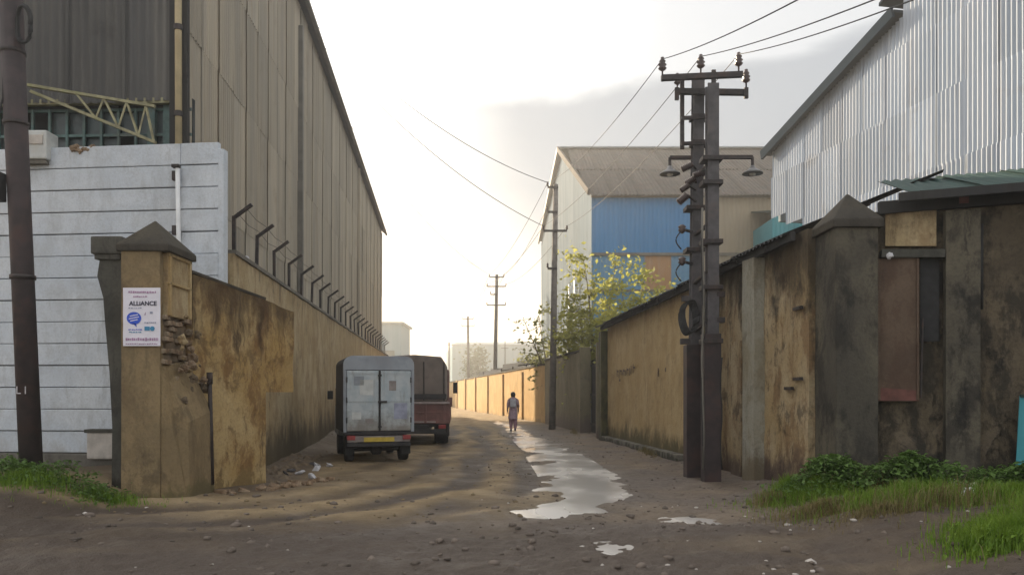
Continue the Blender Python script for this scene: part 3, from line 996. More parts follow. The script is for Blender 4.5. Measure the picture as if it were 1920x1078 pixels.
# a scrap of plastic caught on the wall top
def crumpled(name, c, r, m, parent=None, seed=0, flat=.5):
    bm = bmesh.new()
    bmesh.ops.create_icosphere(bm, subdivisions=2, radius=1)
    for v in bm.verts:
        n_ = mnoise.noise(v.co * 1.7 + Vector((seed, seed * .7, 0)))
        v.co *= 1 + .75 * n_
        v.co.z *= flat
    me = bpy.data.meshes.new(name)
    bm.to_mesh(me)
    bm.free()
    me.materials.append(m)
    return place(name, me, parent, c, (random.random(), random.random(), random.random() * 6), (r, r, r))


c = P(470, 492, 14.9)
tag(crumpled('plastic_scrap', (lx(14.9) - .15, 14.9, 4.13), .10, M['litter'], seed=3), 'scrap of white plastic caught on top of the left compound wall', 'litter')

# ---- white precast wall -------------------------------------------------
WL, WR = Vector((-12.5, 13.97)), Vector((-4.99, 13.2))
wd = (WR - WL).normalized()
w_ang = math.atan2(wd.y, wd.x)
ww = wthing('precast_wall', (WR.x, WR.y, 0), 'tall whitewashed wall of stacked precast concrete panels on the left', 'wall')
breaks = [0.0, 3.4, 6.875, (WR - WL).length]
zlow = .55
pitch = .379
for bi in range(len(breaks) - 1):
    l = breaks[bi + 1] - breaks[bi]
    c = WL + wd * ((breaks[bi] + breaks[bi + 1]) / 2)
    me = MB().box((0, 0, 0), (l - .004, .10, pitch - .014)).mesh('panel', M['whitepanel'], bevel=.012)
    for r_ in range(14):
        z = zlow + pitch * (r_ + .5)
        if z > 5.85: break
        place('panel', me, ww, (c.x - WR.x + random.uniform(-.003, .003), c.y - WR.y + random.uniform(-.016, .016), z + random.uniform(-.004, .004)), (random.uniform(-.02, .02), random.uniform(-.0025, .0025), w_ang))
MB().box(((WL.x + WR.x) / 2, (WL.y + WR.y) / 2 - .03, .17), ((WR - WL).length + .02, .22, .74), w_ang).build('plinth', M['plinth'], ww, bevel=.02)
MB().box((WR.x + .05, WR.y + .02, 2.78), (.10, .16, 5.9), w_ang).build('end_post', M['whitepanel'], ww, bevel=.01)
MB().box(((WL.x + WR.x) / 2, (WL.y + WR.y) / 2 + .11, 2.8), ((WR - WL).length - .1, .08, 5.4), w_ang).build('backing', M['plinth'], ww)
# pipe on the wall
wp = wthing('wall_pipe', tuple(P(335, 465, 13.1)), 'white vertical pipe clamped to the white precast wall', 'pipe')
a, b = P(333, 316, 13.1), P(338, 640, 13.1)
MB().tube([a, b], .038, 10).build('pipe', M['whitepipe'], wp, smooth=True)
for py in (330, 432, 560):
    q = P(330, py, 13.12)
    MB().box(q, (.12, .07, .16)).build('clamp', M['iron'], wp, bevel=.008)
MB().box(P(330, 312, 13.1), (.12, .1, .05)).build('cap', M['iron'], wp)
# white box on the wall top
q = P(74, 279, 13.5)
ac = wthing('equipment_box', tuple(q), 'white enamel equipment box standing on the white wall beside the pole', 'box')
MB().box((q.x, q.y, q.z + .02), (.46, .36, .50)).build('casing', M['whitebox'], ac, bevel=.03)
MB().box((q.x, q.y, q.z - .27), (.40, .3, .06)).build('tray', M['plinth'], ac)
MB().box((q.x + .02, q.y - .19, q.z + .10), (.30, .015, .16)).build('cover', M['palestone'], ac, bevel=.005)
for j in range(7):
    q = P(138 + j * 7 + random.uniform(-3, 3), 283, 13.42)
    tag(crumpled('rusty_scrap', (q.x, q.y, 5.80 + random.uniform(-.01, .03)), random.uniform(.05, .09), M['brick'], seed=j, flat=.5),
        'lump of rusty rubble on top of the white wall', 'rubble', 'rubble on the white wall')
# rubble niche at the foot of the white wall
q = P(190, 835, 13.2)
nb = wthing('stone_block', tuple(q), 'rough grey-white stone block set at the foot of the white wall', 'stone')
MB().box((q.x, 13.25, q.z), (.46, .2, .46)).build('block', M['palestone'], nb, bevel=.03)
MB().box((q.x, 13.25, q.z + .25), (.52, .24, .06)).build('slab', M['darkpost'], nb, bevel=.01)

# ---- leaning steel pole left -------------------------------------------
lp0, lp1 = Vector((PX(62, 11.4), 11.4, -.1)), P(14, -130, 11.4)
lp = wthing('leaning_pole', tuple(lp0), 'thick dark brown steel pole leaning in front of the white wall', 'pole')
mb = MB()
mb.tube([lp0, lp0.lerp(lp1, .5), lp1], [.155, .15, .165], 14)
mb.build('post', M['leftpole'], lp, smooth=True)
def polept(py):
    t = (HY - py) / F * 11.4 + EYE
    return lp0.lerp(lp1, (t - lp0.z) / (lp1.z - lp0.z))
for py in (98, 232, 520):
    c = polept(py)
    MB().tube([c - Vector((0, 0, .03)), c + Vector((0, 0, .03))], .172, 14).build('band', M['iron'], lp, smooth=True)
# loops of cable on its side
for j in range(4):
    c = polept(48) + Vector((.22 + .01 * j, -.05 - .03 * j, -.02 * j))
    pts = [c + Vector((.10 * math.cos(t * math.pi / 8), .02 * math.sin(t), .27 * math.sin(t * math.pi / 8))) for t in range(17)]
    MB().tube(pts, .022, 6).build('cable_loop', M['rubber'], lp, smooth=True)
c = polept(355) + Vector((-.26, -.12, 0))
MB().box(c, (.22, .16, .42)).build('meter_box', M['rubber'], lp, bevel=.02)
MB().box(c + Vector((0, -.09, -.14)), (.16, .02, .05)).build('box_label', M['litter'], lp)
MB().tube([c + Vector((.02, 0, .2)), c + Vector((-.05, -.03, .6)), c + Vector((.1, 0, 1.3)), c + Vector((.13, .02, 2.6))], .014, 6).build('cable', M['rubber'], lp, smooth=True)


def text_mesh(body, size, m, name='lettering', bold=0.0, align='CENTER', shear=0.0, ext=.001):
    cu = bpy.data.curves.new(name, 'FONT')
    cu.body = body
    cu.size = size
    cu.align_x = align
    cu.align_y = 'CENTER'
    cu.offset = bold
    cu.extrude = ext
    cu.shear = shear
    ob = bpy.data.objects.new(name, cu)
    col.objects.link(ob)
    bpy.context.view_layer.update()
    me = bpy.data.meshes.new_from_object(ob.evaluated_get(bpy.context.evaluated_depsgraph_get()))
    bpy.data.objects.remove(ob, do_unlink=True)
    me.materials.clear()
    me.materials.append(m)
    return me


me = text_mesh('L I', .16, M['chalk'])
c = polept(732)
place('painted_mark', me, lp, tuple(c + Vector((.0, -.158, 0)) - lp0), (R(90), 0, 0))

# ---- old dark gate post -------------------------------------------------
dp = wthing('gate_post', tuple(P(225, 900, 11.75)), 'narrow crumbling dark concrete post with flat mossy cap left of pillar', 'post')
mb = MB()
prof = [(196, 238, 486), (192, 238, 520), (203, 238, 560), (206, 240, 610), (213, 240, 700), (217, 242, 800), (219, 244, 905), (219, 246, 960)]
ring = []
for (x0, x1, py) in prof:
    z = P(0, py, 11.75).z
    jx = random.uniform(-.015, .015)
    ring.append([(PX(x0, 11.75) + jx, 11.62, z), (PX(x1, 11.75), 11.62, z), (PX(x1, 11.75), 11.95, z), (PX(x0, 11.75) + jx, 11.95, z)])
vs_ = [p for r_ in ring for p in r_]
fs = []
for i in range(len(ring) - 1):
    for k in range(4):
        fs.append((4 * i + k, 4 * i + (k + 1) % 4, 4 * i + 4 + (k + 1) % 4, 4 * i + 4 + k))
fs += [(0, 1, 2, 3), tuple(4 * (len(ring) - 1) + k for k in (3, 2, 1, 0))]
mb.add(vs_, fs)
mb.build('shaft', M['darkpost'], dp)
c = P(212, 464, 11.75)
MB().box((c.x, c.y + .02, c.z), (.47, .46, .27)).build('cap', M['darkpost'], dp, bevel=.03)
MB().box((c.x, c.y + .02, c.z - .17), (.38, .40, .08)).build('neck', M['darkpost'], dp, bevel=.01)

# ---- left gate pillar ---------------------------------------------------
gp = wthing('gate_pillar', (-5.37, 11.6, 0), 'tan plastered gate pillar with pyramid top, poster and crumbling side, left', 'pillar')
rough_wall('front_face', (-5.66, 11.2), (-5.10, 11.2), -.1, 3.66, 3.66, .10, M['pillar'], gp, res=.07, amp=.012, topamp=.008, seed=4)
MB().box((-5.38, 11.72, 1.78), (.52, .82, 3.70)).build('core', M['mortar'], gp)
# upper side block with plaster frame left on it
MB().box((-5.095, 11.72, 3.18), (.10, .80, .92)).build('side_plaster', M['compound'], gp, bevel=.01)
for zz, yy, sz in ((3.62, 11.72, (.05, .80, .05)), (3.2, 11.72, (.05, .80, .04)), (3.18, 11.38, (.05, .06, .90)), (3.18, 12.08, (.05, .06, .9))):
    MB().box((-5.035, yy, zz), sz).build('plaster_rib', M['yellow'], gp, bevel=.008)
# cap: a pyramid with a small fillet under it
mb = MB()
cx, cy = -5.36, 11.67
mb.add([(cx - .37, cy - .50, 3.64), (cx + .40, cy - .50, 3.64), (cx + .40, cy + .50, 3.64), (cx - .37, cy + .50, 3.64),
        (cx - .37, cy - .50, 3.74), (cx + .40, cy - .50, 3.74), (cx + .40, cy + .50, 3.74), (cx - .37, cy + .50, 3.74), (cx - .02, cy, 4.19)],
       [(3, 2, 1, 0), (0, 1, 5, 4), (1, 2, 6, 5), (2, 3, 7, 6), (3, 0, 4, 7), (4, 5, 8), (5, 6, 8), (6, 7, 8), (7, 4, 8)])
mb.build('pyramid_cap', M['pillarcap'], gp, bevel=.02)
# exposed brickwork on the broken side
bme = [MB().box((0, 0, 0), (.11, .22, .07)).mesh('brick', M['brick'], bevel=.012) for _ in range(1)]
for r_ in range(15):
    z = 1.55 + r_ * .082
    for j in range(4):
        if random.random() < .65: continue
        y = 11.36 + j * .235 + (.11 if r_ % 2 else 0)
        if y > 12.15: continue
        out = -.02 + .06 * random.random() + max(0, (1.9 - z)) * .12
        place('brick', bme[0], gp, (-5.12 + out - gp.location.x, y - gp.location.y, z), (random.uniform(-.08, .08), random.uniform(-.15, .15), random.uniform(-.15, .15)))
# rubble infill lumps bulging towards the wall
for j in range(24):
    y = random.uniform(11.4, 12.35)
    z = random.uniform(1.45, 2.75)
    o = crumpled('rubble_lump', (-5.0 + random.uniform(0, .16) - gp.location.x, y - gp.location.y, z), random.uniform(.03, .085), random.choice([M['mortar'], M['pillar'], M['brick'], M['mortar'], M['pillar'], M['compound']]), gp, seed=j * 1.3, flat=.8)
# buttress wedge at the foot
mb = MB()
mb.add([(-5.1, 11.22, -.1), (-4.76, 11.45, -.1), (-4.72, 12.3, -.1), (-5.1, 12.3, -.1),
        (-5.1, 11.22, 2.0), (-5.05, 11.4, 1.75), (-4.98, 12.1, 1.9), (-5.1, 12.1, 2.1),
        (-4.80, 11.45, 1.15), (-4.76, 12.3, 1.3)],
       [(0, 1, 8, 5, 4), (1, 2, 9, 8), (8, 9, 6, 5), (5, 6, 7, 4), (2, 3, 7, 6, 9), (0, 4, 7, 3), (3, 2, 1, 0)])
mb.build('buttress', M['pillar'], gp, bevel=.03)

# poster on the pillar
ps = thing('poster', (PX(266, 11.17), 11.172, P(0, 594, 11.17).z), 'white paper poster with blue speech bubble pasted on the left pillar', 'poster')
pw, ph = .54, .84
mb = MB()
nxp, nyp = 8, 12
vs_, fs = [], []
for j in range(nyp + 1):
    for i in range(nxp + 1):
        x, z = -pw / 2 + pw * i / nxp, -ph / 2 + ph * j / nyp
        vs_.append((x, -.004 - .004 * math.sin(i * 1.3 + j * .7) ** 2, z))
for j in range(nyp):
    for i in range(nxp):
        a = j * (nxp + 1) + i
        fs.append((a, a + 1, a + nxp + 2, a + nxp + 1))
mb.add(vs_, fs)
mb.build('sheet', M['paper'], ps, smooth=True)
def ptext(body, size, m, x, z, bold=0.0, align='CENTER', rot=0.0, yy=-.0115):
    place('lettering', text_mesh(body, size, m, bold=bold, align=align), ps, (x, yy, z), (R(90), rot, 0))
ptext('ALLiANCE', .088, M['inkblack'], .02, .19, .0022)
def dashes(name, x0, x1, z, h, m, n):
    mb = MB()
    x = x0
    while x < x1:
        w = random.uniform(.012, .03)
        mb.box((x + w / 2, -.011, z + random.uniform(-.003, .003)), (w, .002, h * random.uniform(.6, 1)))
        x += w + random.uniform(.004, .012)
    mb.build(name, m, ps)
dashes('small_print', -.19, .20, .355, .035, M['inkpink'], 9)
dashes('small_print', -.12, .08, .29, .025, M['inkpink'], 9)
dashes('small_print', -.19, 0.0, .125, .015, M['inkgrey'], 9)
dashes('small_print', -.19, .0, -.185, .016, M['inkblue'], 9)
dashes('small_print', -.18, -.02, -.22, .016, M['inkteal'], 9)
dashes('small_print', -.23, .23, -.325, .05, M['inkpink'], 9)
dashes('small_print', -.23, .23, -.39, .016, M['inkpink'], 9)
dashes('small_print', .04, .20, -.085, .02, M['inkgrey'], 9)
mb = MB()
pts = [(-.11 + .105 * math.cos(t * math.pi / 12), -.0105, -.02 + .09 * math.sin(t * math.pi / 12)) for t in range(24)]
mb.prism(pts, (0, -.002, 0))
mb.prism([(-.13, -.0105, -.09), (-.08, -.0105, -.10), (-.07, -.0105, -.15)], (0, -.002, 0))
bub = mb.build('speech_bubble', M['inkblue'], ps)
for zz, w in ((.02, .12), (-.015, .15), (-.05, .11)):
    o = MB().box((-.11, -.0135, zz), (w, .0015, .013), Matrix.Rotation(-.2, 3, 'Y')).build('bubble_line', M['paper'], bub)
mb = MB()
mb.prism([(.155 + .035 * math.cos(t * .5236), -.0105, -.17 + .035 * math.sin(t * .5236)) for t in range(12)], (0, -.002, 0))
mb.box((.08, -.0115, -.17), (.075, .002, .06))
mb.build('emblem', M['inkteal'], ps)
MB().box((.14, -.0115, .06), (.04, .002, .03)).build('mark', M['inkgrey'], ps)
MB().prism([(.04, -.0105, .03), (.06, -.0105, .07), (.055, -.0105, .02)], (0, -.002, 0)).build('mark', M['inkpink'], ps)

# ---- rust-stained wing wall --------------------------------------------
bw = wthing('wing_wall', (-4.7, 13.0, 0), 'short rust-stained ochre wall with broken end beside the left pillar', 'wall')
rough_wall('wall', (-5.02, 12.15), (-4.36, 13.70), -.1, 3.46, 3.22, .3, M['brownwall'], bw, res=.07, amp=.03, topamp=.02, seed=6)
MB().bar((-5.15, 12.2, 3.49), (-4.49, 13.75, 3.25), .30, .05).build('coping', M['pillarcap'], bw, bevel=.01)
# overhanging upper slab at the broken end
rough_wall('broken_slab', (-4.355, 13.70), (-4.06, 14.38), 1.6, 3.22, 3.10, .28, M['brownwall'], bw, res=.06, amp=.04, topamp=.03, seed=8)
# rod standing before it
rd = wthing('iron_rod', tuple(P(396, 905, 12.2)), 'thin dark iron pipe standing against the rust-stained wall', 'pipe')
MB().tube([P(398, 908, 12.2), P(393, 700, 12.25)], .035, 8).build('rod', M['iron'], rd, smooth=True)
MB().tube([P(393.5, 720, 12.25), P(393, 698, 12.25)], .05, 8).build('socket', M['iron'], rd, smooth=True)

# rubble at the wall foot
bricks = MB().box((0, 0, 0), (.2, .1, .07)).mesh('loose_brick', M['brick'], bevel=.012)
for j in range(34):
    t = random.random()
    x = -4.75 + t * 1.0 + random.uniform(0, .55)
    y = 11.9 + t * 2.6 + random.uniform(-.3, .3)
    s = random.uniform(.5, 1.2)
    o = place('loose_brick', bricks, None, (x, y, gz(x, y) + .02), (random.uniform(-.4, .4), random.uniform(-.4, .4), random.uniform(0, 6)), (s * random.uniform(.5, 1), s, s))
    tag(o, 'broken brick lying in the rubble below the rust-stained wall', 'brick', 'loose bricks at the left wall foot')
for j in range(8):
    x, y = [(-4.35, 14.9), (-4.2, 15.3), (-4.0, 15.8), (-4.45, 15.6), (-4.1, 16.3), (-3.9, 16.5), (-4.3, 16.8), (-3.7, 14.4), (-3.55, 13.9), (-3.8, 14.1), (-4.25, 17.0), (-3.4, 14.0), (-4.0, 15.0)][j]
    o = crumpled('plastic_litter', (x, y, gz(x, y) + .03), random.uniform(.05, .11), M['litter'] if j % 3 else M['litterdark'], seed=j * 2.1, flat=.35)
    tag(o, 'crumpled plastic litter on the ground between the left wall and the mini truck', 'litter', 'litter beside the left wall')
# low bank of earth and rubbish along the wall foot
mb = MB()
for j in range(60):
    y = random.uniform(13.8, 19.0)
    x = lx(y) + random.uniform(.05, .75)
    s = random.uniform(.05, .16)
    b_ = Vector((x, y, gz(x, y)))
    pts = [b_ + Vector((s * math.cos(t), s * math.sin(t), random.uniform(-.02, .01))) for t in np.arange(0, 6.28, 1.05)]
    top = b_ + Vector((random.uniform(-.03, .03), 0, s * .55))
    mb.add(pts + [top], [(i, (i + 1) % 6, 6) for i in range(6)])
tag(mb.build('rubble', M['mortar']), 'earth clods and rubble heaped along the foot of the left wall', 'rubble', kind='stuff')

# ---- vehicles -----------------------------------------------------------
def wheel(parent, c, r, w, mat_rim):
    mb = MB()
    mb.lathe((0, 0, 0), [(r * .55, -w / 2), (r * .93, -w / 2), (r, -w * .36), (r, w * .36), (r * .93, w / 2), (r * .55, w / 2)], 22, 'X')
    t = mb.build('tyre', M['rubber'], None, smooth=False)
    wh = empty('wheel', c)
    wh.parent = parent
    t.parent = wh
    rm = MB().lathe((0, 0, 0), [(r * .15, -w * .40), (r * .56, -w * .44), (r * .5, -w * .2), (r * .5, w * .2), (r * .56, w * .44), (r * .15, w * .40)], 18, 'X').build('rim', mat_rim, wh)
    return wh


van = thing('mini_truck', (-2.98, 17.35, gz(-2.98, 17.4)), 'small mini truck with pale blue-grey two-door cargo box, seen from behind', 'truck', rz=R(17))
W2 = .79
prof = []
zb, zt, rr = .68, 2.42, .22
pts = [(-W2, zb), (W2, zb), (W2, zt - rr)]
for t in range(1, 7):
    a = t * math.pi / 12
    pts.append((W2 - rr + rr * math.cos(a), zt - rr + rr * math.sin(a) * .85))
for t in range(6, 0, -1):
    a = t * math.pi / 12
    pts.append((-W2 + rr - rr * math.cos(a), zt - rr + rr * math.sin(a) * .85))
pts.append((-W2, zt - rr))
MB().prism([(x, .03, z) for x, z in pts], (0, 2.15, 0)).build('cargo_box', M['vanside'], van, bevel=.015)
# rear frame in grey, doors inset
fr = MB()
fr.prism([(x, 0.0, z) for x, z in pts if z > 2.05] + [(-W2, 0, 2.07), (W2, 0, 2.07)][::1] if False else [(W2, 0, 2.07)] + [(x, 0, z) for x, z in pts[2:]] + [(-W2, 0, 2.07)], (0, .045, 0))
fr.build('rear_header', M['vangrey'], van, bevel=.008)
MB().box((-W2 + .035, .02, 1.375), (.07, .05, 1.385)).build('rear_post', M['vangrey'], van, bevel=.008)
MB().box((W2 - .035, .02, 1.375), (.07, .05, 1.385)).build('rear_post', M['vangrey'], van, bevel=.008)
for s in (-1, 1):
    c = (s * .362, .01, 1.38)
    dr = MB().box(c, (.70, .035, 1.35)).build('door', M['vanwhite'], van, bevel=.012)
    for zz in (.95, 1.4, 1.85):
        MB().tube([(s * .715, -.014, zz - .06), (s * .715, -.014, zz + .06)], .016, 8).build('hinge', M['vandark'], dr)
    for zz in (.74, 1.38, 2.0):
        MB().box((s * .362, -.012, zz), (.62, .012, .035)).build('door_rib', M['vanwhite'], dr)
for x, z, w, h, m_ in ((-.45, 1.83, .22, .2, 'vangrey'), (-.28, 1.68, .3, .34, 'whitebox'), (.30, 1.72, .16, .22, 'bumper'), (.48, 1.15, .3, .36, 'inkgrey'), (-.5, 1.05, .2, .16, 'whitebox'), (-.22, .93, .18, .1, 'bumper')):
    MB().box((x, -.0085, z), (w, .003, h)).build('faded_sticker', M[m_], van)
MB().tube([(0.012, -.03, .72), (0.012, -.03, 2.05)], .02, 8).build('lock_rod', M['vandark'], van)
MB().box((.07, -.04, 1.36), (.20, .03, .045)).build('handle', M['vandark'], van, bevel=.006)
for zz in (.8, 1.36, 1.95):
    MB().box((.012, -.03, zz), (.08, .035, .04)).build('rod_bracket', M['vandark'], van)
MB().box((0, .02, .655), (1.56, .08, .06)).build('sill', M['vandark'], van, bevel=.006)
MB().box((0, .06, .53), (1.40, .10, .14)).build('tail_panel', M['bumper'], van, bevel=.012)
MB().box((0, -.0, .515), (.68, .02, .10)).build('number_plate', M['plate'], van, bevel=.004)
for s in (-1, 1):
    MB().box((s * .62, .0, .56), (.18, .05, .10)).build('tail_lamp', M['taillamp'], van, bevel=.008)
MB().box((0, .05, .40), (1.44, .09, .09)).build('bumper', M['vandark'], van, bevel=.015)
MB().box((0, 1.85, .48), (.80, 3.3, .16)).build('chassis', M['vandark'], van)
MB().tube([(-.6, .55, .27), (.6, .55, .27)], .05, 8).build('axle', M['vandark'], van)
MB().lathe((0, .55, .27), [(.04, -.15), (.13, -.08), (.13, .08), (.04, .15)], 12, 'X').build('differential', M['vandark'], van)
for s in (-1, 1):
    wheel(van, (s * .62, .55, .30), .30, .20, M['rim'])
    wheel(van, (s * .62, 2.75, .30), .30, .18, M['rim'])
    MB().box((s * .64, .22, .34), (.20, .015, .34)).build('mud_flap', M['rubber'], van)
cabp = [(2.28, .5), (3.55, .5), (3.6, 1.0), (3.25, 1.82), (2.35, 1.85)]
MB().prism([(-.72, y, z) for y, z in cabp], (1.44, 0, 0)).build('cab', M['vangrey'], van, bevel=.04)
MB().prism([(-.6, 3.60, 1.06), (.6, 3.60, 1.06), (.6, 3.29, 1.74), (-.6, 3.29, 1.74)], (0, .02, .01)).build('windscreen', M['windscreen'], van)
for s in (-1, 1):
    MB().box((s * .73, 2.9, 1.45), (.012, .6, .45)).build('side_window', M['windscreen'], van)
    MB().box((s * .86, 3.2, 1.5), (.14, .05, .22)).build('mirror', M['rubber'], van, bevel=.01)

tk = thing('lorry', (PX(776, 23.2), 23.2, gz(-2.9, 23.2)), 'larger oxide-red lorry with grey-brown covered top, parked in front of the mini truck', 'lorry', rz=R(4))
MB().prism([(-.95, .02, 1.3), (.95, .02, 1.3), (.95, .02, 2.45), (.82, .02, 2.66), (0, .02, 2.72), (-.82, .02, 2.66), (-.95, .02, 2.45)], (0, 3.8, 0)).build('canvas_cover', M['trucktarp'], tk, bevel=.05)
MB().box((0, 0, 1.46), (1.95, .05, .16)).build('cover_flap', M['vandark'], tk, bevel=.01)
for s in (-.9, -.3, .3, .9):
    MB().tube([(s, -.005, 1.35), (s, -.005, 2.5)], .02, 6).build('cover_rope', M['vandark'], tk)
tg = MB().box((0, -.03, .96), (2.1, .07, .62)).build('tailgate', M['truckred'], tk, bevel=.01)
MB().box((0, -.07, 1.27), (2.14, .10, .06)).build('top_rail', M['truckrail'], tg, bevel=.008)
MB().box((0, -.075, .98), (2.0, .02, .05)).build('rail', M['truckred'], tg, bevel=.004)
MB().box((0, -.075, .70), (1.3, .03, .04)).build('rail', M['truckrail'], tg, bevel=.004)
for x in (-.9, -.35, .35, .9):
    MB().box((x, -.075, .96), (.07, .04, .6)).build('stake', M['truckred'], tg, bevel=.006)
for s in (-1, 1):
    MB().box((s * 1.06, 1.9, 1.0), (.05, 3.9, .66)).build('side_board', M['truckred'], tk, bevel=.01)
    MB().box((s * .85, -.06, .56), (.22, .06, .12)).build('tail_lamp', M['taillamp'], tk, bevel=.01)
    MB().box((s * .82, .35, .45), (.34, .02, .45)).build('mud_flap', M['rubber'], tk)
    for dy in (.95,):
        wheel(tk, (s * .80, dy, .44), .44, .42, M['rim'])
    wheel(tk, (s * .88, 4.6, .44), .44, .26, M['rim'])
    MB().box((s * 1.22, 5.3, 1.75), (.16, .06, .4)).build('mirror', M['rubber'], tk, bevel=.01)
MB().box((0, 1.95, .6), (2.1, 3.9, .1)).build('bed', M['vandark'], tk)
MB().box((0, 2.6, .5), (.9, 5.4, .2)).build('chassis', M['vandark'], tk)
MB().box((0, -.08, .42), (1.9, .08, .14)).build('bumper', M['vandark'], tk, bevel=.01)
MB().prism([(-1.0, 4.0, .5), (-1.0, 5.6, .5), (-1.0, 5.65, 1.4), (-1.0, 5.4, 2.35), (-1.0, 4.05, 2.4)], (2.0, 0, 0)).build('cab', M['truckred'], tk, bevel=.05)
MB().prism([(-.85, 5.66, 1.45), (.85, 5.66, 1.45), (.85, 5.43, 2.2), (-.85, 5.43, 2.2)], (0, .02, .01)).build('windscreen', M['windscreen'], tk)
MB().box((1.09, -.04, 1.30), (.12, .09, .28)).build('corner_post', M['truckred'], tk, bevel=.01)

# ================================================================== RIGHT SIDE
def rp(Y, off=0.0):
    """plan point on the right wall face, off metres towards the road"""
    return Vector((rx(Y) - off, Y))


# walls run from far to near so that their relief face looks at the road (-x)
# ---- sunlit far wall ----------------------------------------------------
fw_ = wthing('ochre_wall', (rx(60), 60, 0), 'long sunlit ochre wall curving away at the end of the lane', 'wall')
rough_wall('wall', (-14.5, 112), (rx(78), 78), -.2, 2.55, 2.62, .35, M['sunwall'], fw_, res=.6, amp=.03, seed=12)
rough_wall('wall', (rx(78), 78), rp(38.6), -.2, 2.62, 2.95, .35, M['sunwall'], fw_, res=.3, amp=.02, seed=13)
MB().bar((rx(78) + .17, 78, 2.66), (rx(38.6) + .17, 38.6, 2.99), .44, .08).build('coping', M['pillarcap'], fw_)
MB().bar((-14.35, 112, 2.59), (rx(78) + .17, 78, 2.66), .44, .08).build('coping', M['pillarcap'], fw_)
for Yc in (44, 50, 56, 62, 68, 74):
    c = Vector((rx(Yc) - .05, Yc))
    MB().box((c.x, c.y, 1.3), (.14, .4, 2.9), R(11)).build('pilaster', M['sunwall'], fw_, bevel=.015)
# scrap sheets and a leaning roof seen over that wall
ls = wthing('lean_to_roof', (rx(52) + 1.3, 52, 0), 'dark low roof and scrap sheets peeping over the sunlit ochre wall', 'roof')
for Yc, z, w in ((47, 3.45, 2.2), (52, 3.35, 3.0), (57, 3.2, 2.6), (62.5, 3.1, 3)):
    MB().box((rx(Yc) + 1.2, Yc, z), (1.8, w, .07), Matrix.Rotation(.16, 3, 'X') @ Matrix.Rotation(-.12, 3, 'Y')).build('roof_sheet', M['eave'], ls)
for Yc in (46, 50, 54, 58, 62):
    MB().box((rx(Yc) + .6, Yc, 1.6), (.09, .09, 3.3)).build('prop', M['iron'], ls)

# ---- mossy wall before the pole ----------------------------------------
mw = wthing('mossy_wall', (rx(34), 34, 0), 'shaded grey-green mossy wall between the thin pole and dark gateway', 'wall')
rough_wall('wall', rp(38.6), rp(29.4), -.2, 3.15, 3.15, .35, M['greenwall'], mw, res=.2, amp=.025, seed=14)
MB().bar((rx(38.6) + .17, 38.6, 3.19), (rx(29.4) + .17, 29.4, 3.19), .42, .08).build('coping', M['pillarcap'], mw)

# ---- dark gateway -------------------------------------------------------
gt = wthing('metal_gate', (rx(28), 28, 0), 'dark recessed sheet-metal gate between mossy wall and yellow wall', 'gate')
g0, g1 = rp(29.3, -.35), rp(26.6, -.35)
gd = (g1 - g0)
gang = math.atan2(gd.y, gd.x)
for j in range(9):
    c = g0 + gd * ((j + .5) / 9)
    MB().box((c.x, c.y, 1.45), (gd.length / 9 - .012, .03 + .02 * (j % 2), 2.7), gang).build('plank', M['eave'], gt, bevel=.004)
for z in (.4, 1.5, 2.6):
    c = g0 + gd * .5
    MB().box((c.x - .04, c.y, z), (gd.length, .05, .08), gang).build('gate_rail', M['iron'], gt)
for Yc in (29.35, 26.45):
    c = rp(Yc, -.1)
    MB().box((c.x, c.y, 1.6), (.40, .34, 3.4)).build('gate_jamb', M['greenwall'], gt, bevel=.02)
c = rp(25.6, .02)
MB().box((c.x + .1, c.y, 1.75), (.5, .7, 3.7)).build('gate_jamb', M['mosspilaster'], gt, bevel=.03)

# ---- yellow wall --------------------------------------------------------
yw = wthing('yellow_wall', (rx(21), 21, 0), 'shaded yellow plastered wall with mossy foot and worn lettering', 'wall')
rough_wall('wall', rp(25.2), rp(17.3), -.2, 3.80, 4.0, .35, M['yellow'], yw, res=.12, amp=.02, topamp=.02, seed=16)
MB().bar((rx(25.2) - .10, 25.2, .05), (rx(17.6) - .10, 17.6, .05), .24, .26).build('kerb', M['plinth'], yw, bevel=.02)
# worn painted letters: only strokes are left
n0, n1 = rp(23.9, .028), rp(21.0, .028)
nd = n1 - n0
nang = math.atan2(nd.y, nd.x)
strokes = [(.02, 0, .20), (.05, .06, .06), (.10, -.1, .12), (.14, .03, .16), (.17, .06, .05), (.22, .0, .14), (.27, .02, .18), (.30, .05, .05), (.36, -.02, .16), (.42, .02, .2), (.45, .07, .05), (.52, .0, .22), (.58, .05, .24), (.66, .08, .26), (.70, .1, .05), (.13, -.22, .07)]
mb = MB()
for t, dz, h in strokes:
    c = n0 + nd * t
    mb.box((c.x, c.y, 2.18 + dz + t * .02), (.055 if h > .1 else .15, .006, h), Matrix.Rotation(nang, 3, 'Z') @ Matrix.Rotation(random.uniform(-.2, .2), 3, 'Y'))
mb.build('worn_lettering', M['darkpaint'], yw)
mb = MB()
for Yc, dz, h in ((19.6, 2.1, .22), (19.0, 2.15, .1)):
    c = rp(Yc, .03)
    mb.box((c.x, c.y, dz), (.06, .006, h), nang)
mb.build('wall_mark', M['darkpaint'], yw)

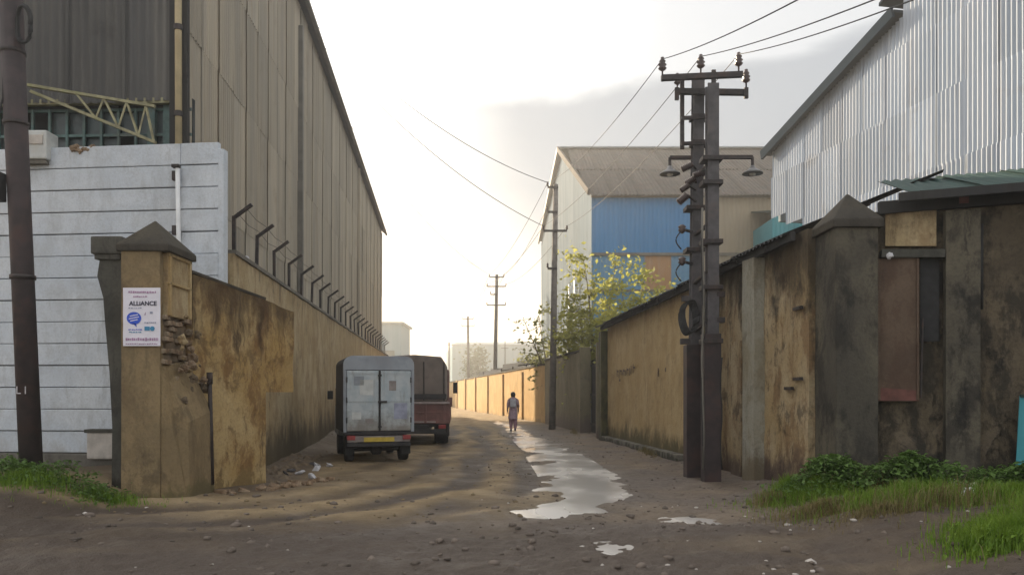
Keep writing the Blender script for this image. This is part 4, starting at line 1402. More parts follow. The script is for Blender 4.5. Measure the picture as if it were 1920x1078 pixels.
# ---- stained wall between the pole pair and the pillar -------------------
sw_ = wthing('stained_wall', (rx(14.6), 14.6, 0), 'brown streaked peeling wall with pilasters, between pole pair and right pillar', 'wall')
rough_wall('wall', rp(17.25), rp(11.95), -.2, 4.0, 4.12, .35, M['stained'], sw_, res=.08, amp=.03, topamp=.02, seed=18)
for Y0, Y1, m_, d_, zt_ in ((16.35, 15.55, 'mosspilaster', .16, 3.9), (14.75, 14.25, 'stained', .10, 2.55), (13.95, 13.45, 'palepilaster', .2, 3.95)):
    a, b = rp(Y0, d_), rp(Y1, d_)
    rough_wall('pilaster', a, b, -.2, zt_, zt_, d_ + .05, M[m_], sw_, res=.09, amp=.015, topamp=.01, seed=int(Y0 * 3))
for px, py, Yc in ((1508, 578, 12.2), (1508, 710, 12.2), (1485, 728, 12.5), (1400, 655, 14.3)):
    c = rp(Yc, .04)
    z = P(0, py, Yc).z
    MB().box((c.x, c.y, z), (.05, .32, .05)).build('wall_iron', M['iron'], sw_)
# a wall lamp
wl_ = wthing('wall_lamp', tuple(P(1465, 530, 13.4)), 'round bulkhead lamp high on the pale pilaster', 'lamp')
c = P(1466, 530, 13.4)
MB().lathe((0, 0, 0), [(.02, -.10), (.09, -.06), (.11, 0), (.11, .05), (.05, .10)], 14, 'X').build('housing', M['iron'], wl_, org=(0, 0, 0), smooth=True)
MB().lathe((-.05, -.06, -.01), [(.01, -.05), (.06, -.03), (.07, .02)], 12, 'Y').build('lens', M['glasslamp'], wl_, org=(0, 0, 0), smooth=True)
MB().bar((.05, 0, .0), (.45, .1, .14), .05).build('bracket', M['iron'], wl_, org=(0, 0, 0))

# ---- lean-to roof along the right walls ---------------------------------
lr = wthing('lean_to_roof', (rx(18), 18, 3.9), 'dark corrugated lean-to roof running above the right-hand walls', 'roof')
emesh = corrugated('roof_sheet', 1.06, 2.95, .15, .05, M['eave'], per=5)
Y = 25.6
ei = 0
ew = rp(12.15) - rp(25.6)
edir = ew.normalized()
eang = math.atan2(edir.y, edir.x)
nE = int(ew.length / 1.0)
for j in range(nE):
    c = rp(25.6, .30) + edir * ((j + .5) * ew.length / nE)
    z = 3.74 + (c.y - 25.6) * -.0255
    o = place('roof_sheet', emesh, lr, (c.x - lr.location.x, c.y - lr.location.y, z - lr.location.z + random.uniform(-.015, .015)), (R(-68), 0, eang + random.uniform(-.01, .01)))
mb = MB()
a, b = rp(25.4, .16), rp(12.1, .16)
mb.bar((a.x, a.y, 3.70), (b.x, b.y, 4.04), .07, .14)
mb.build('fascia', M['eave'], lr)
for j in range(11):
    c = rp(25 - j * 1.2, .12)
    z = 3.76 + (25.6 - c.y) * .0255
    MB().bar((c.x - .1, c.y, z - .08), (c.x + 1.6, c.y + .15, z + .56), .07, .1).build('rafter', M['eave'], lr)

# ---- right gate pillar --------------------------------------------------
rpil = wthing('gate_pillar', (5.0, 11.6, 0), 'dark weathered gate pillar with pointed pyramid cap on the right', 'pillar')
rough_wall('road_face', (4.69, 12.0), (4.69, 11.2), -.2, 4.02, 4.02, .2, M['rightpillar'], rpil, res=.08, amp=.015, topamp=.005, seed=22)
rough_wall('front_face', (4.70, 11.2), (5.30, 11.2), -.2, 4.02, 4.02, .2, M['rightpillar'], rpil, res=.08, amp=.015, topamp=.005, seed=23)
MB().box((5.0, 11.61, 1.9), (.58, .78, 4.2)).build('core', M['rightpillar'], rpil)
mb = MB()
cx, cy = 5.0, 11.6
mb.add([(cx - .37, cy - .46, 3.98), (cx + .37, cy - .46, 3.98), (cx + .37, cy + .46, 3.98), (cx - .37, cy + .46, 3.98),
        (cx - .37, cy - .46, 4.10), (cx + .37, cy - .46, 4.10), (cx + .37, cy + .46, 4.10), (cx - .37, cy + .46, 4.10), (cx + .03, cy, 4.58)],
       [(3, 2, 1, 0), (0, 1, 5, 4), (1, 2, 6, 5), (2, 3, 7, 6), (3, 0, 4, 7), (4, 5, 8), (5, 6, 8), (6, 7, 8), (7, 4, 8)])
mb.build('pyramid_cap', M['pillarcap'], rpil, bevel=.02)
# lime strip sign on the pillar's far edge
sg = wthing('strip_sign', tuple(P(1520, 655, 12.05)), 'narrow lime-yellow strip fixed at the right pillar edge', 'sign')
c = P(1521, 652, 12.05)
MB().box((c.x - .01, c.y, c.z), (.10, .03, .50)).build('plate', M['limesign'], sg, bevel=.004)
MB().box((c.x - .01, c.y - .0, c.z - .265), (.11, .05, .03)).build('bracket', M['litter'], sg)
MB().box((c.x + .045, c.y - .0, c.z - .06), (.03, .05, .36)).build('edge_strip', M['iron'], sg)

# ---- front wall to the right of the pillar ------------------------------
RW0, RW1 = Vector((5.22, 11.5)), Vector((9.6, 10.3))
dwv = (RW1 - RW0).normalized()
dang = math.atan2(dwv.y, dwv.x)


def fwp(px, off=0.0):
    """plan point where the bearing px meets the front wall, off metres to the viewer"""
    k = (px - HX) / F
    # RW0 + s*dwv : x = k*y
    s = (k * RW0.y - RW0.x) / (dwv.x - k * dwv.y)
    p = RW0 + dwv * s
    return p + Vector((dwv.y, -dwv.x)) * off


fwl = wthing('front_wall', (7.2, 10.9, 0), 'blackened plastered wall with pilaster on the far right behind the weeds', 'wall')
rough_wall('wall', RW0, RW1, -.2, 4.25, 4.45, .35, M['darkwall'], fwl, res=.08, amp=.03, topamp=.02, seed=26)
a, b = fwp(1768, .16), fwp(1832, .16)
rough_wall('pilaster', a, b, -.2, 4.2, 4.2, .2, M['rightpillar'], fwl, res=.08, amp=.02, topamp=.01, seed=28)
a, b = fwp(1648, .10), fwp(1766, .10)
MB().bar((a.x, a.y, P(0, 477, a.y).z), (b.x, b.y, P(0, 477, b.y).z), .2, .12).build('lintel', M['darkpost'], fwl, bevel=.012)
a, b = fwp(1660, .03), fwp(1755, .03)
MB().prism([(a.x, a.y, P(0, 462, a.y).z), (b.x, b.y, P(0, 462, b.y).z), (b.x, b.y, P(0, 385, b.y).z), (a.x, a.y, P(0, 400, a.y).z)], (-.02, -.03, 0)).build('pale_panel', M['compound'], fwl)
# flat black sheet for the shade of a recess beside the board
a, b = fwp(1724, .035), fwp(1760, .035)
MB().prism([(a.x, a.y, P(0, 640, a.y).z), (b.x, b.y, P(0, 640, b.y).z), (b.x, b.y, P(0, 484, b.y).z), (a.x, a.y, P(0, 484, a.y).z)], (-.01, -.02, 0)).build('recess_shade', M['rubber'], fwl)
a = fwp(1800, .19)
MB().box((a.x, a.y, P(0, 372, a.y).z), (.12, .02, .14), dang).build('red_mark', M['redpaint'], fwl)
for px, y0, y1 in ((1836, 420, 580),):
    a = fwp(px, .08)
    MB().tube([(a.x, a.y, P(0, y1, a.y).z), (a.x, a.y, P(0, y0, a.y).z)], .03, 8).build('conduit', M['rubber'], fwl, smooth=True)
# hanging board
hb = wthing('hanging_board', tuple(fwp(1680, .1)) + (2.5,), 'rust-brown board hung on the blackened wall beside right pillar', 'board')
a, b = fwp(1642, .12), fwp(1718, .12)
n3 = Vector((dwv.y, -dwv.x, 0))
zb_, zt_ = P(0, 752, a.y).z, P(0, 486, a.y).z
MB().prism([(a.x, a.y, zb_), (b.x, b.y, zb_), (b.x, b.y, zt_), (a.x, a.y, zt_)], n3 * .03).build('panel', M['rustboard'], hb, bevel=.006)
MB().prism([(a.x + n3.x * .034, a.y + n3.y * .034, zb_ + .01), (b.x + n3.x * .034, b.y + n3.y * .034, zb_ + .01), (b.x + n3.x * .034, b.y + n3.y * .034, zb_ + .16), (a.x + n3.x * .034, a.y + n3.y * .034, zb_ + .20)], n3 * .006).build('red_batten', M['redpaint'], hb)
for t_ in (.03, .97):
    q = a.lerp(b, t_)
    MB().bar((q.x + n3.x * .04, q.y + n3.y * .04, zb_ + .02), (q.x + n3.x * .04, q.y + n3.y * .04, zt_ - .02), .035, .02).build('edge_batten', M['rustboard'], hb)
p = fwp(1722, .14)
MB().tube([(p.x, p.y, zb_ + .05), (p.x + .03, p.y, zb_ + 1.2)], .014, 6).build('edge_rod', M['iron'], hb)
p = fwp(1663, .2)
tag(crumpled('white_knob', (p.x, p.y, P(0, 479, p.y).z), .05, M['litter'], seed=9, flat=1), 'small pale porcelain knob on the lintel beside the right pillar', 'knob')
# teal sheet leaning at the frame edge
ts_ = wthing('teal_sheet', tuple(fwp(1912, .3)) + (.2,), 'teal metal sheet leaning against the wall at the right edge', 'sheet')
a, b = fwp(1893, .35), fwp(1990, .30)
za, zt_ = P(0, 905, a.y).z, P(0, 742, a.y).z
MB().prism([(a.x - .05, a.y, za), (b.x, b.y, za), (b.x, b.y + .05, zt_), (a.x + .05, a.y + .05, zt_)], n3 * -.02).build('sheet', M['teal'], ts_, bevel=.003)
MB().bar((a.x + .05, a.y + .04, zt_), (b.x, b.y + .04, zt_), .04).build('edge', M['greensheet'], ts_)
# green canopy over the front wall
cn = wthing('canopy', (7.3, 10.4, 4.4), 'dark green sheet canopy over the front wall at far right', 'canopy')
cme = corrugated('canopy_sheet', .98, 2.6, .16, .04, M['greensheet'], per=5)
for j in range(5):
    a = RW0 + dwv * (1.0 + j * .94) + Vector((dwv.y, -dwv.x)) * .45
    place('canopy_sheet', cme, cn, (a.x - cn.location.x, a.y - cn.location.y, 4.42 + .02 * j - cn.location.z), (R(-72), 0, dang))
a, b = RW0 + dwv * .4 + Vector((dwv.y, -dwv.x)) * .44, RW1 + Vector((dwv.y, -dwv.x)) * .44
MB().bar((a.x, a.y, 4.36), (b.x, b.y, 4.46), .07, .12).build('canopy_beam', M['eave'], cn)
a, b = RW0 + dwv * .2 + Vector((dwv.y, -dwv.x)) * .05, RW1 + Vector((dwv.y, -dwv.x)) * .05
MB().bar((a.x, a.y, 4.30), (b.x, b.y, 4.42), .14, .18).build('wall_plate', M['eave'], cn)

# ---- zinc shed on the right ---------------------------------------------
ZA, ZB = Vector((8.82, 26.0)), Vector((12.2, 9.7))
zd = (ZB - ZA).normalized()
zl = (ZB - ZA).length
zang = math.atan2(zd.y, zd.x)
zs = wthing('zinc_shed', (ZA.x, ZA.y, 0), 'tall bright zinc corrugated shed rising behind the right-hand walls', 'shed')


def zroof(s):
    Yc = ZA.y + zd.y * s
    if Yc > 19.9:
        return 9.67 + (26.0 - Yc) / 6.1 * 1.62
    return 13.6 + (19.9 - Yc) * .25


zrows = [3.6, 5.3, 7.05, 8.8, 10.5, 12.2, 14.0, 16.0]
cwid = .92
nz = int(zl / cwid)
cwid = zl / nz
per, ncor = 6, 7
for j in range(nz):
    s0 = cwid * j
    for r_ in range(len(zrows) - 1):
        za, zb_ = zrows[r_] - .07, zrows[r_ + 1]
        if za > max(zroof(s0), zroof(s0 + cwid)) - .05: continue
        bot = za + random.uniform(-.03, .03)
        if r_ < 2 and j < 2: continue
        if r_ == 2 and j < 2: bot = 7.4 - .35 * j + random.uniform(-.05, .05)
        vs_, fs = [], []
        n_ = per * ncor
        for i in range(n_ + 1):
            s = -cwid / 2 - .03 + (cwid + .06) * i / n_
            yv = -.024 * math.cos(2 * math.pi * ncor * i / n_)
            top = min(zb_, zroof(min(max(s0 + cwid / 2 + s, 0), zl)))
            top = max(top, bot + .02)
            vs_ += [(s, yv, bot), (s, yv, top)]
        for i in range(n_):
            fs.append((2 * i, 2 * i + 2, 2 * i + 3, 2 * i + 1))
        me = bpy.data.meshes.new('zinc_sheet')
        me.from_pydata(vs_, [], fs)
        for p in me.polygons: p.use_smooth = True
        me.materials.append(M['zinc'])
        c = ZA + zd * (s0 + cwid / 2) + Vector((zd.y, -zd.x)) * (.012 * (j % 2) + .018 * r_ * -1 + random.uniform(-.006, .006) + .1)
        place('zinc_sheet', me, zs, (c.x - ZA.x, c.y - ZA.y, 0), (0, random.uniform(-.004, .004), zang + random.uniform(-.012, .012)))
# roof edges
def zpt(s, z, off=0.0):
    p = ZA + zd * s + Vector((zd.y, -zd.x)) * off
    return Vector((p.x, p.y, z))
s_step = (26.0 - 19.9) / -zd.y
mb = MB()
a, b = zpt(-.25, 9.60, .28), zpt(s_step, 11.34, .28)
back = Vector((8, 1.6, 0))
mb.add([a, b, b + back, a + back, a + Vector((0, 0, .07)), b + Vector((0, 0, .07)), b + back + Vector((0, 0, .07)), a + back + Vector((0, 0, .07))],
       [(0, 1, 2, 3), (7, 6, 5, 4), (0, 4, 5, 1), (1, 5, 6, 2), (2, 6, 7, 3), (3, 7, 4, 0)])
mb.build('roof', M['verge'], zs)
MB().bar(zpt(-.25, 9.60, .33), zpt(s_step, 11.34, .33), .08, .30).build('verge_board', M['verge'], zs)
a, b = zpt(s_step - .55, 11.75, .32), zpt(s_step + 1.2, 12.6, .32)
MB().prism([a, b, b + back, a + back], (0, 0, .08)).build('upper_roof', M['verge'], zs)
q0, q1 = zpt(0, 3.4, -.15), zpt(zl, 3.4, -.15)
MB().prism([zpt(2.0, 0, -.1), zpt(zl, 0, -.1), zpt(zl, 6.9, -.1), zpt(2.0, 6.9, -.1)], (.2, .05, 0)).build('lower_wall', M['stained'], zs)
MB().prism([zpt(0.05, 7.3, -.12), zpt(0.05, 9.5, -.12), zpt(0.05, 9.5, -.12) + back, zpt(0.05, 7.3, -.12) + back], (.02, -.15, 0)).build('end_wall', M['galv'], zs)
for s in (1.5, 4.8, 8.3, 11.6):
    MB().bar(zpt(s, 2.5, -.22), zpt(s, min(zroof(s), 13) - .3, -.22), .16).build('column', M['iron'], zs)

# ---- teal shed behind ---------------------------------------------------
tl = wthing('teal_shed', (14.5, 35, 0), 'small teal sheet-metal shed peeping out below the zinc shed', 'shed')
tme = corrugated('cladding_sheet', 1.05, 9.7, .2, .04, M['teal'], per=4)
for j in range(6):
    place('cladding_sheet', tme, tl, (-2.2 + j, 0, 0))
MB().prism([(11.75, 34.9, 9.72), (17.4, 34.9, 9.72), (17.4, 39, 10.6), (11.75, 39, 10.6)], (0, 0, .08)).build('roof', M['greensheet'], tl)
MB().box((14.75, 37.5, 4.8), (5.8, 4.6, 9.4)).build('rear_body', M['teal'], tl)

# ---- blue warehouse -----------------------------------------------------
BX, BY, BW = 3.93, 38.0, 15.5
bl = wthing('warehouse', (BX, BY, 0), 'blue and tan warehouse with grey gabled roof behind the tree', 'warehouse')
EZ = 11.3
sk = Vector((-.1, 1.0))
cols_ = [(BX + i * 1.3, BX + (i + 1) * 1.3) for i in range(12)]
brow = [(0.0, 2.4, 'galv'), (2.4, 6.62, 'palebluesheet'), (6.62, 8.3, 'palebluesheet'), (8.42, EZ - .1, 'blue')]
bme_ = {}
for (x0, x1) in cols_:
    for r_, (a, b, m_) in enumerate(brow):
        mm = m_
        if x0 > PX(1318, BY) - .6: mm = 'tan'
        elif r_ in (1, 2) and PX(1195, BY) < (x0 + x1) / 2 < PX(1255, BY) and r_ == 2: mm = 'orange'
        key = (r_, mm)
        if key not in bme_:
            bme_[key] = corrugated('cladding_sheet', 1.34, b - a, .22, .03, M[mm], per=4)
        place('cladding_sheet', bme_[key], bl, ((x0 + x1) / 2 - BX, random.uniform(-.01, .01), a))
for z, h in ((8.36, .14), (6.58, .1), (EZ - .06, .2)):
    MB().box((BX + 7.8, BY - .05, z), (15.7, .08, h)).build('trim_rail', M['greypipe'], bl)
# gable side towards the lane
gs0 = Vector((BX, BY))
gsl = 18.0
gang2 = math.atan2(1.0, -.1)
nsd = 17
swd = gsl / nsd
for j in range(nsd):
    s0, s1 = swd * j, swd * (j + 1)
    for r_, (za, zb_) in enumerate(((0, 4.4), (4.3, 8.7), (8.6, 17))):
        vs_, fs = [], []
        n_ = 20
        for i in range(n_ + 1):
            s = s0 - .02 + (swd + .04) * i / n_
            top = EZ + (16.2 - EZ) * min(s, gsl - s) / (gsl / 2) if s < gsl / 2 else 12.6 + (16.2 - 12.6) * (gsl - s) / (gsl / 2)
            top = min(zb_, top)
            yv = .02 * math.cos(2 * math.pi * 5 * i / n_) + .01 * (j % 2) + .012 * r_
            x = -.0995 * s - .995 * 0 + yv
            vs_ += [(x, s * .995, za), (x, s * .995, top)]
        for i in range(n_):
            fs.append((2 * i, 2 * i + 1, 2 * i + 3, 2 * i + 2))
        me = bpy.data.meshes.new('side_sheet')
        me.from_pydata(vs_, [], fs)
        for p in me.polygons: p.use_smooth = True
        me.materials.append(M['galv'])
        place('side_sheet', me, bl)
# roof sheets on the front slope
sl_len = math.hypot(9.0 + .4, 16.2 - EZ + .2)
sl_ang = math.atan2(16.2 - EZ, 9.0)
rme = corrugated('roof_sheet', 1.36, sl_len / 2 + .1, .2, .05, M['roofsheet'], per=4)
for (x0, x1) in cols_:
    for h in (0, 1):
        d0 = -.45 + h * (sl_len / 2)
        xo = -.1 * max(0, d0)
        place('roof_sheet', rme, bl, ((x0 + x1) / 2 - BX - .25 + xo * .6, d0 * math.cos(sl_ang), EZ + d0 * math.sin(sl_ang) + .1 + .03 * h + random.uniform(-.01, .01)), (-(math.pi / 2 - sl_ang), 0, 0))
mb = MB()
mb.bar((BX - 1.1, BY + 9.0, 16.42), (BX + 15.5, BY + 9.0, 16.42), .45, .08)
mb.build('ridge_cap', M['galv'], bl)
a, b = Vector((BX - .22, BY - .5, EZ + .02)), Vector((BX - 1.15, BY + 9.0, 16.35))
c_ = Vector((BX - 2.0, BY + 18.3, 12.5))
MB().bar(a, b, .1, .3).build('barge_board', M['roofsheet'], bl)
MB().bar(b, c_, .1, .3).build('barge_board', M['greypipe'], bl)
MB().prism([b + Vector((0, 0, .05)), c_ + Vector((0, 0, .05)), c_ + Vector((17, 0, .05)), b + Vector((17, 0, .05))], (0, 0, .06)).build('rear_roof', M['roofsheet'], bl)
MB().prism([(BX + 15.6, BY, 0), (BX + 15.6, BY + 18, 0), (BX + 15.6, BY + 18, 12.4), (BX + 15.6, BY + 9, 16.1), (BX + 15.6, BY, EZ)], (.08, 0, 0)).build('end_wall', M['galv'], bl)
MB().prism([(BX - 1.8, BY + 18, 0), (BX + 15.6, BY + 18, 0), (BX + 15.6, BY + 18, 12.4), (BX - 1.8, BY + 18, 12.4)], (0, .08, 0)).build('rear_wall', M['galv'], bl)
# white pipes down that side
for s, z0, z1 in ((3.5, 3.0, 8.2), (5.2, 3.0, 7.6), (9.5, 3.0, 7.0), (1.6, 3.0, 5.4)):
    x, y = BX - .1 * s - .16, BY + s
    MB().tube([(x, y, z0), (x, y, z1)], .10, 8).build('downpipe', M['whitepipe'], bl, smooth=True)

# ---- distant sheds ------------------------------------------------------
fs_ = wthing('distant_shed', (-3, 128, 0), 'pale blue distant shed closing the view at the end of the lane', 'shed')
x0, x1 = PX(848, 128), PX(1030, 128)
zt0 = P(0, 648, 128).z
for j in range(9):
    w = (x1 - x0) / 9
    MB().box((x0 + w * (j + .5), 128, zt0 / 2), (w - .03, .2, zt0)).build('cladding_panel', M['farblue'], fs_)
MB().prism([(x0, 127.8, zt0), (x1, 127.8, zt0), (x1, 138, zt0 + 1.0), (x0, 138, zt0 + 1.0)], (0, 0, .25)).build('roof', M['galv'], fs_)
a = Vector((x0, 128, 0))
b = Vector((x0 - 2.2, 142, 0))
MB().prism([a, b, b + Vector((0, 0, zt0 - .4)), a + Vector((0, 0, zt0))], (.2, 0, 0)).build('gable_wall', M['farblue'], fs_)
MB().prism([(x0, 138.5, 0), (x1, 138.5, 0), (x1, 138.5, zt0 + .9), (x0, 138.5, zt0 + .9)], (0, .2, 0)).build('rear_wall', M['farblue'], fs_)
MB().box(((x0 + x1) / 2 + 3, 131, zt0 + .8), (.5, .5, 1.0)).build('vent', M['galv'], fs_)

fb = wthing('distant_building', (-14, 92, 0), 'pale flat-topped building just beyond the end of the left shed', 'building')
x0, x1 = PX(690, 92), PX(752, 92)
zt0 = P(0, 607, 92).z
MB().box(((x0 + x1) / 2, 96, zt0 / 2), (x1 - x0, 8, zt0)).build('wall', M['farblue'], fb)
MB().box(((x0 + x1) / 2, 96, zt0 + .1), (x1 - x0 + .6, 8.6, .25)).build('parapet', M['galv'], fb)
MB().box(((x0 + x1) / 2 + .4, 91.9, zt0 * .62), (1.6, .1, 1.0)).build('window', M['glass'], fb)
MB().box(((x0 + x1) / 2 + 1.2, 94, zt0 * .48), (2.8, 6, .2)).build('ledge', M['galv'], fb)
# wall closing the lane on the left beyond the shed
lw = wthing('lane_wall', (-11, 70, 0), 'low shaded grey wall beyond the left shed at the lane bend', 'wall')
rough_wall('wall', (lx(58), 58.05), (-15.5, 100), -.2, 2.6, 2.6, .3, M['greenwall'], lw, res=.6, amp=.02, seed=44)

# ---- poles --------------------------------------------------------------
def small_pole(Y, px, H_, label, rad, arms, m_, lean=0.0):
    x = PX(px, Y)
    t = wthing('utility_pole', (x, Y, 0), label, 'pole', 'utility poles along the right-hand walls')
    top = Vector((x + lean, Y, H_))
    MB().tube([(x, Y, -.2), ((x + top.x) / 2, Y, H_ / 2), top], [rad * 1.15, rad, rad * .8], 10).build('post', M[m_], t, smooth=True)
    ends = []
    for dz, w, side in arms:
        c = Vector((x + lean * (H_ - dz) / H_, Y, H_ - dz))
        a, b = c + Vector((-w if side <= 0 else -.1, -.12, 0)), c + Vector((w if side >= 0 else .1, -.12, 0))
        ar = MB().bar(a, b, .08, .08).build('cross_arm', M['iron'], t)
        for e in ((a, b) if side == 0 else ((a,) if side < 0 else (b,))):
            MB().lathe(e + Vector((0, 0, .04)), [(.03, 0), (.055, .04), (.03, .07), (.055, .10), (.03, .13), (.045, .17), (.015, .2)], 10).build('insulator', M['porcelain'], ar, org=t.location)
            ends.append(e + Vector((0, 0, .2)))
    return t, ends


p2, e2 = small_pole(33.0, 1035, 10.45, 'tall thin pole against the mossy wall near the walking person', .135, [(.15, .35, -1), (1.2, .35, -1), (2.0, .5, 0), (3.6, .3, -1)], 'concretepole', .16)
p3, e3 = small_pole(58.0, 927, 10.4, 'thin utility pole with crossarms halfway along the sunlit ochre wall', .15, [(.2, .55, 0), (.9, .7, 0), (1.5, .45, -1), (2.3, .7, 0)], 'polesteel', .18)
p4, e4 = small_pole(86.0, 879, 10.0, 'pale distant utility pole standing between the ochre wall and the lane end', .16, [(.3, .6, 0), (1.1, .7, 0)], 'concretepole', -.1)
p5, e5 = small_pole(118.0, 842, 9.2, 'farthest bare utility pole rising above the lorry', .17, [(.4, .5, 0)], 'polesteel')
xx = PX(947, 95)
ap = wthing('antenna_mast', (xx, 95, 0), 'very thin short mast behind the sunlit ochre wall', 'mast')
MB().tube([(xx, 95, 0), (xx, 95, 7.9)], [.09, .05], 6).build('mast', M['iron'], ap)
MB().tube([(xx - .5, 95, 7.0), (xx + .4, 95, 7.0)], .04, 6).build('cross_piece', M['iron'], ap)

# ---- pole pair in the right foreground ----------------------------------
HP = wthing('pole_pair', (3.5, 14.0, 0), 'pair of rusty steel poles with crossarms, insulators, lamps and cables', 'pole')
YA, YB = 14.75, 14.0           # far (left) and near (right) post
xa, xb = PX(1300, YA), PX(1335, YB)
za_t, zb_t = P(0, 142, YA).z, P(0, 160, YB).z


def ibeam(mb, c0, c1, w, d, tt=.018):
    """rolled joist standing from c0 to c1"""
    c0, c1 = Vector(c0), Vector(c1)
    m = (c0 + c1) / 2
    h = (c1 - c0).length
    q = (c1 - c0).to_track_quat('Z', 'Y').to_matrix()
    mb.box(m, (w, tt, h), q)
    return mb


def joist(name, x, y, z0, z1, lean=0.0, w=.22, d=.22):
    mb = MB()
    prof = [(-w / 2, -d / 2), (w / 2, -d / 2), (w / 2, -d / 2 + .03), (.025, -d / 2 + .045), (.025, d / 2 - .045), (w / 2, d / 2 - .03), (w / 2, d / 2), (-w / 2, d / 2), (-w / 2, d / 2 - .03), (-.025, d / 2 - .045), (-.025, -d / 2 + .045), (-w / 2, -d / 2 + .03)]
    mb.prism([(x + a, y + b, z0) for a, b in prof], (lean, 0, z1 - z0))
    return mb.build(name, M['polesteel'], HP)


joist('post', xa, YA, -.2, za_t, lean=PX(1311, YA) - PX(1300, YA) - .02, w=.20)
joist('post', xb, YB, -.2, zb_t, lean=0.0, w=.20)
# cast sleeve round both feet
for (x, y, h) in ((xa - .01, YA, 2.6), (xb - .02, YB, 2.75)):
    MB().box((x, y, h / 2 - .1), (.30, .30, h)).build('post_sleeve', M['leftpole'], HP, bevel=.01)


def arm(name, px0, px1, py, Yc, w=.09, dz=0.0):
    a, b = P(px0, py, Yc), P(px1, py - dz, Yc)
    return MB().bar(a, b, w, w).build(name, M['iron'], HP)


def insulator(p, s=1.0, m_='porcelain'):
    mb = MB()
    mb.lathe(p, [(.015 * s, -.12 * s), (.015 * s, -.02 * s), (.05 * s, 0), (.075 * s, .03 * s), (.045 * s, .06 * s), (.075 * s, .09 * s), (.04 * s, .12 * s), (.06 * s, .15 * s), (.035 * s, .18 * s), (.03 * s, .22 * s)], 12)
    return mb.build('insulator', M[m_], HP, smooth=True)


arm('cross_arm', 1240, 1392, 147, 14.1, .095, 7)
arm('cross_arm', 1268, 1400, 172, 14.55, .10, -2)
tops = []
for px, py in ((1242, 132), (1314, 127), (1385, 123)):
    p = P(px, py, 14.1)
    insulator(p, 1.05)
    tops.append(p + Vector((0, 0, .2)))
p = P(1399, 154, 14.5)
insulator(p, 1.05)
insulator(P(1270, 158, 14.5), .9)
tops.append(p + Vector((0, 0, .2)))
for px, y0, y1, Yc in ((1279, 148, 280, 14.6), (1338, 132, 170, 14.1), (1399, 165, 185, 14.5), (1269, 165, 188, 14.5)):
    MB().bar(P(px, y0, Yc), P(px, y1, Yc), .075, .05).build('hanger', M['iron'], HP)
for py in (222, 270):
    arm('rung', 1278, 1322, py, 14.5, .06, 2)
    MB().box(P(1310, py, 14.75), (.31, .30, .07)).build('clamp_band', M['iron'], HP)
for py in (300, 345, 392, 455, 470, 540, 640):
    MB().box(P(1302 if py in (392, 470) else 1333, py, 14.75 if py in (392, 470) else 14.0), (.36, .34, .08)).build('clamp_band', M['iron'], HP, bevel=.008)
for (px, py) in ((1318, 320), (1318, 430), (1316, 520), (1318, 610)):
    a, b = P(px - 16, py + 12, 14.7), P(px + 14, py - 12, 14.0)
    MB().bar(a, b, .07, .05).build('brace', M['iron'], HP)
# lamp arms and shades
def lamp(px_in, px_out, py):
    a, b = P(px_in, py, 14.2), P(px_out, py, 14.2)
    MB().bar(a, b, .07, .06).build('lamp_arm', M['iron'], HP)
    c = P(px_out, py + 22, 14.2)
    MB().tube([b, c], .028, 8).build('lamp_stem', M['iron'], HP)
    l_ = MB().lathe(c + Vector((0, 0, -.09)), [(.19, 0), (.185, .02), (.10, .07), (.05, .11), (.04, .15)], 16).build('lamp_shade', M['lampshade'], HP, smooth=True)
    MB().lathe(c + Vector((0, 0, -.13)), [(.02, 0), (.06, .02), (.06, .06)], 10).build('bulb', M['glasslamp'], l_, org=HP.location, smooth=True)


lamp(1296, 1256, 296)
lamp(1340, 1411, 295)
# drop-out fuses fanned out left of the posts
for j, (px, py, Yc, sc, tilt) in enumerate(((1278, 318, 14.5, 1.0, .9), (1285, 345, 14.5, 1.0, .8), (1276, 358, 14.45, .9, .7), (1272, 380, 14.4, 1.1, .6), (1300, 330, 14.4, 1.0, 1.1))):
    a = P(px, py, Yc)
    b = a + Vector((.26 * math.sin(tilt) * sc, 0, .26 * math.cos(tilt) * sc * .6))
    n_ = 7
    pts, rs = [], []
    for i in range(n_ * 2 + 1):
        pts.append(a.lerp(b, i / (n_ * 2)))
        rs.append((.07 if i % 2 else .04) * sc)
    MB().tube(pts, rs, 10).build('fuse_insulator', M['porcelain'], HP, smooth=True)
    MB().bar(b, P(1305, py - 2, 14.6), .04, .03).build('fuse_bracket', M['iron'], HP)
for py in (430, 490):
    a = P(1279, py, 14.5)
    MB().lathe(a, [(.02, -.08), (.05, -.05), (.08, -.02), (.05, .01), (.08, .04), (.04, .08)], 10).build('fuse_insulator', M['porcelain'], HP, smooth=True)
    MB().bar(a, P(1302, py + 6, 14.7), .05, .04).build('fuse_bracket', M['iron'], HP)
    pts = [a + Vector((-.02 - .10 * math.sin(t * math.pi / 8), -.02, -.04 - .042 * t)) for t in range(9)]
    MB().tube(pts, .013, 6).build('jumper_cable', M['rubber'], HP, smooth=True)
# cable coil hung on the near post
for j in range(5):
    c = P(1290, 598, 14.0) + Vector((.02 * j - .03, -.02 * j, .012 * j))
    pts = [c + Vector((.13 * math.cos(t * math.pi / 10), .03 * math.sin(t * .9), .29 * math.sin(t * math.pi / 10))) for t in range(21)]
    MB().tube(pts, .019, 6).build('cable_coil', M['rubber'], HP, smooth=True)
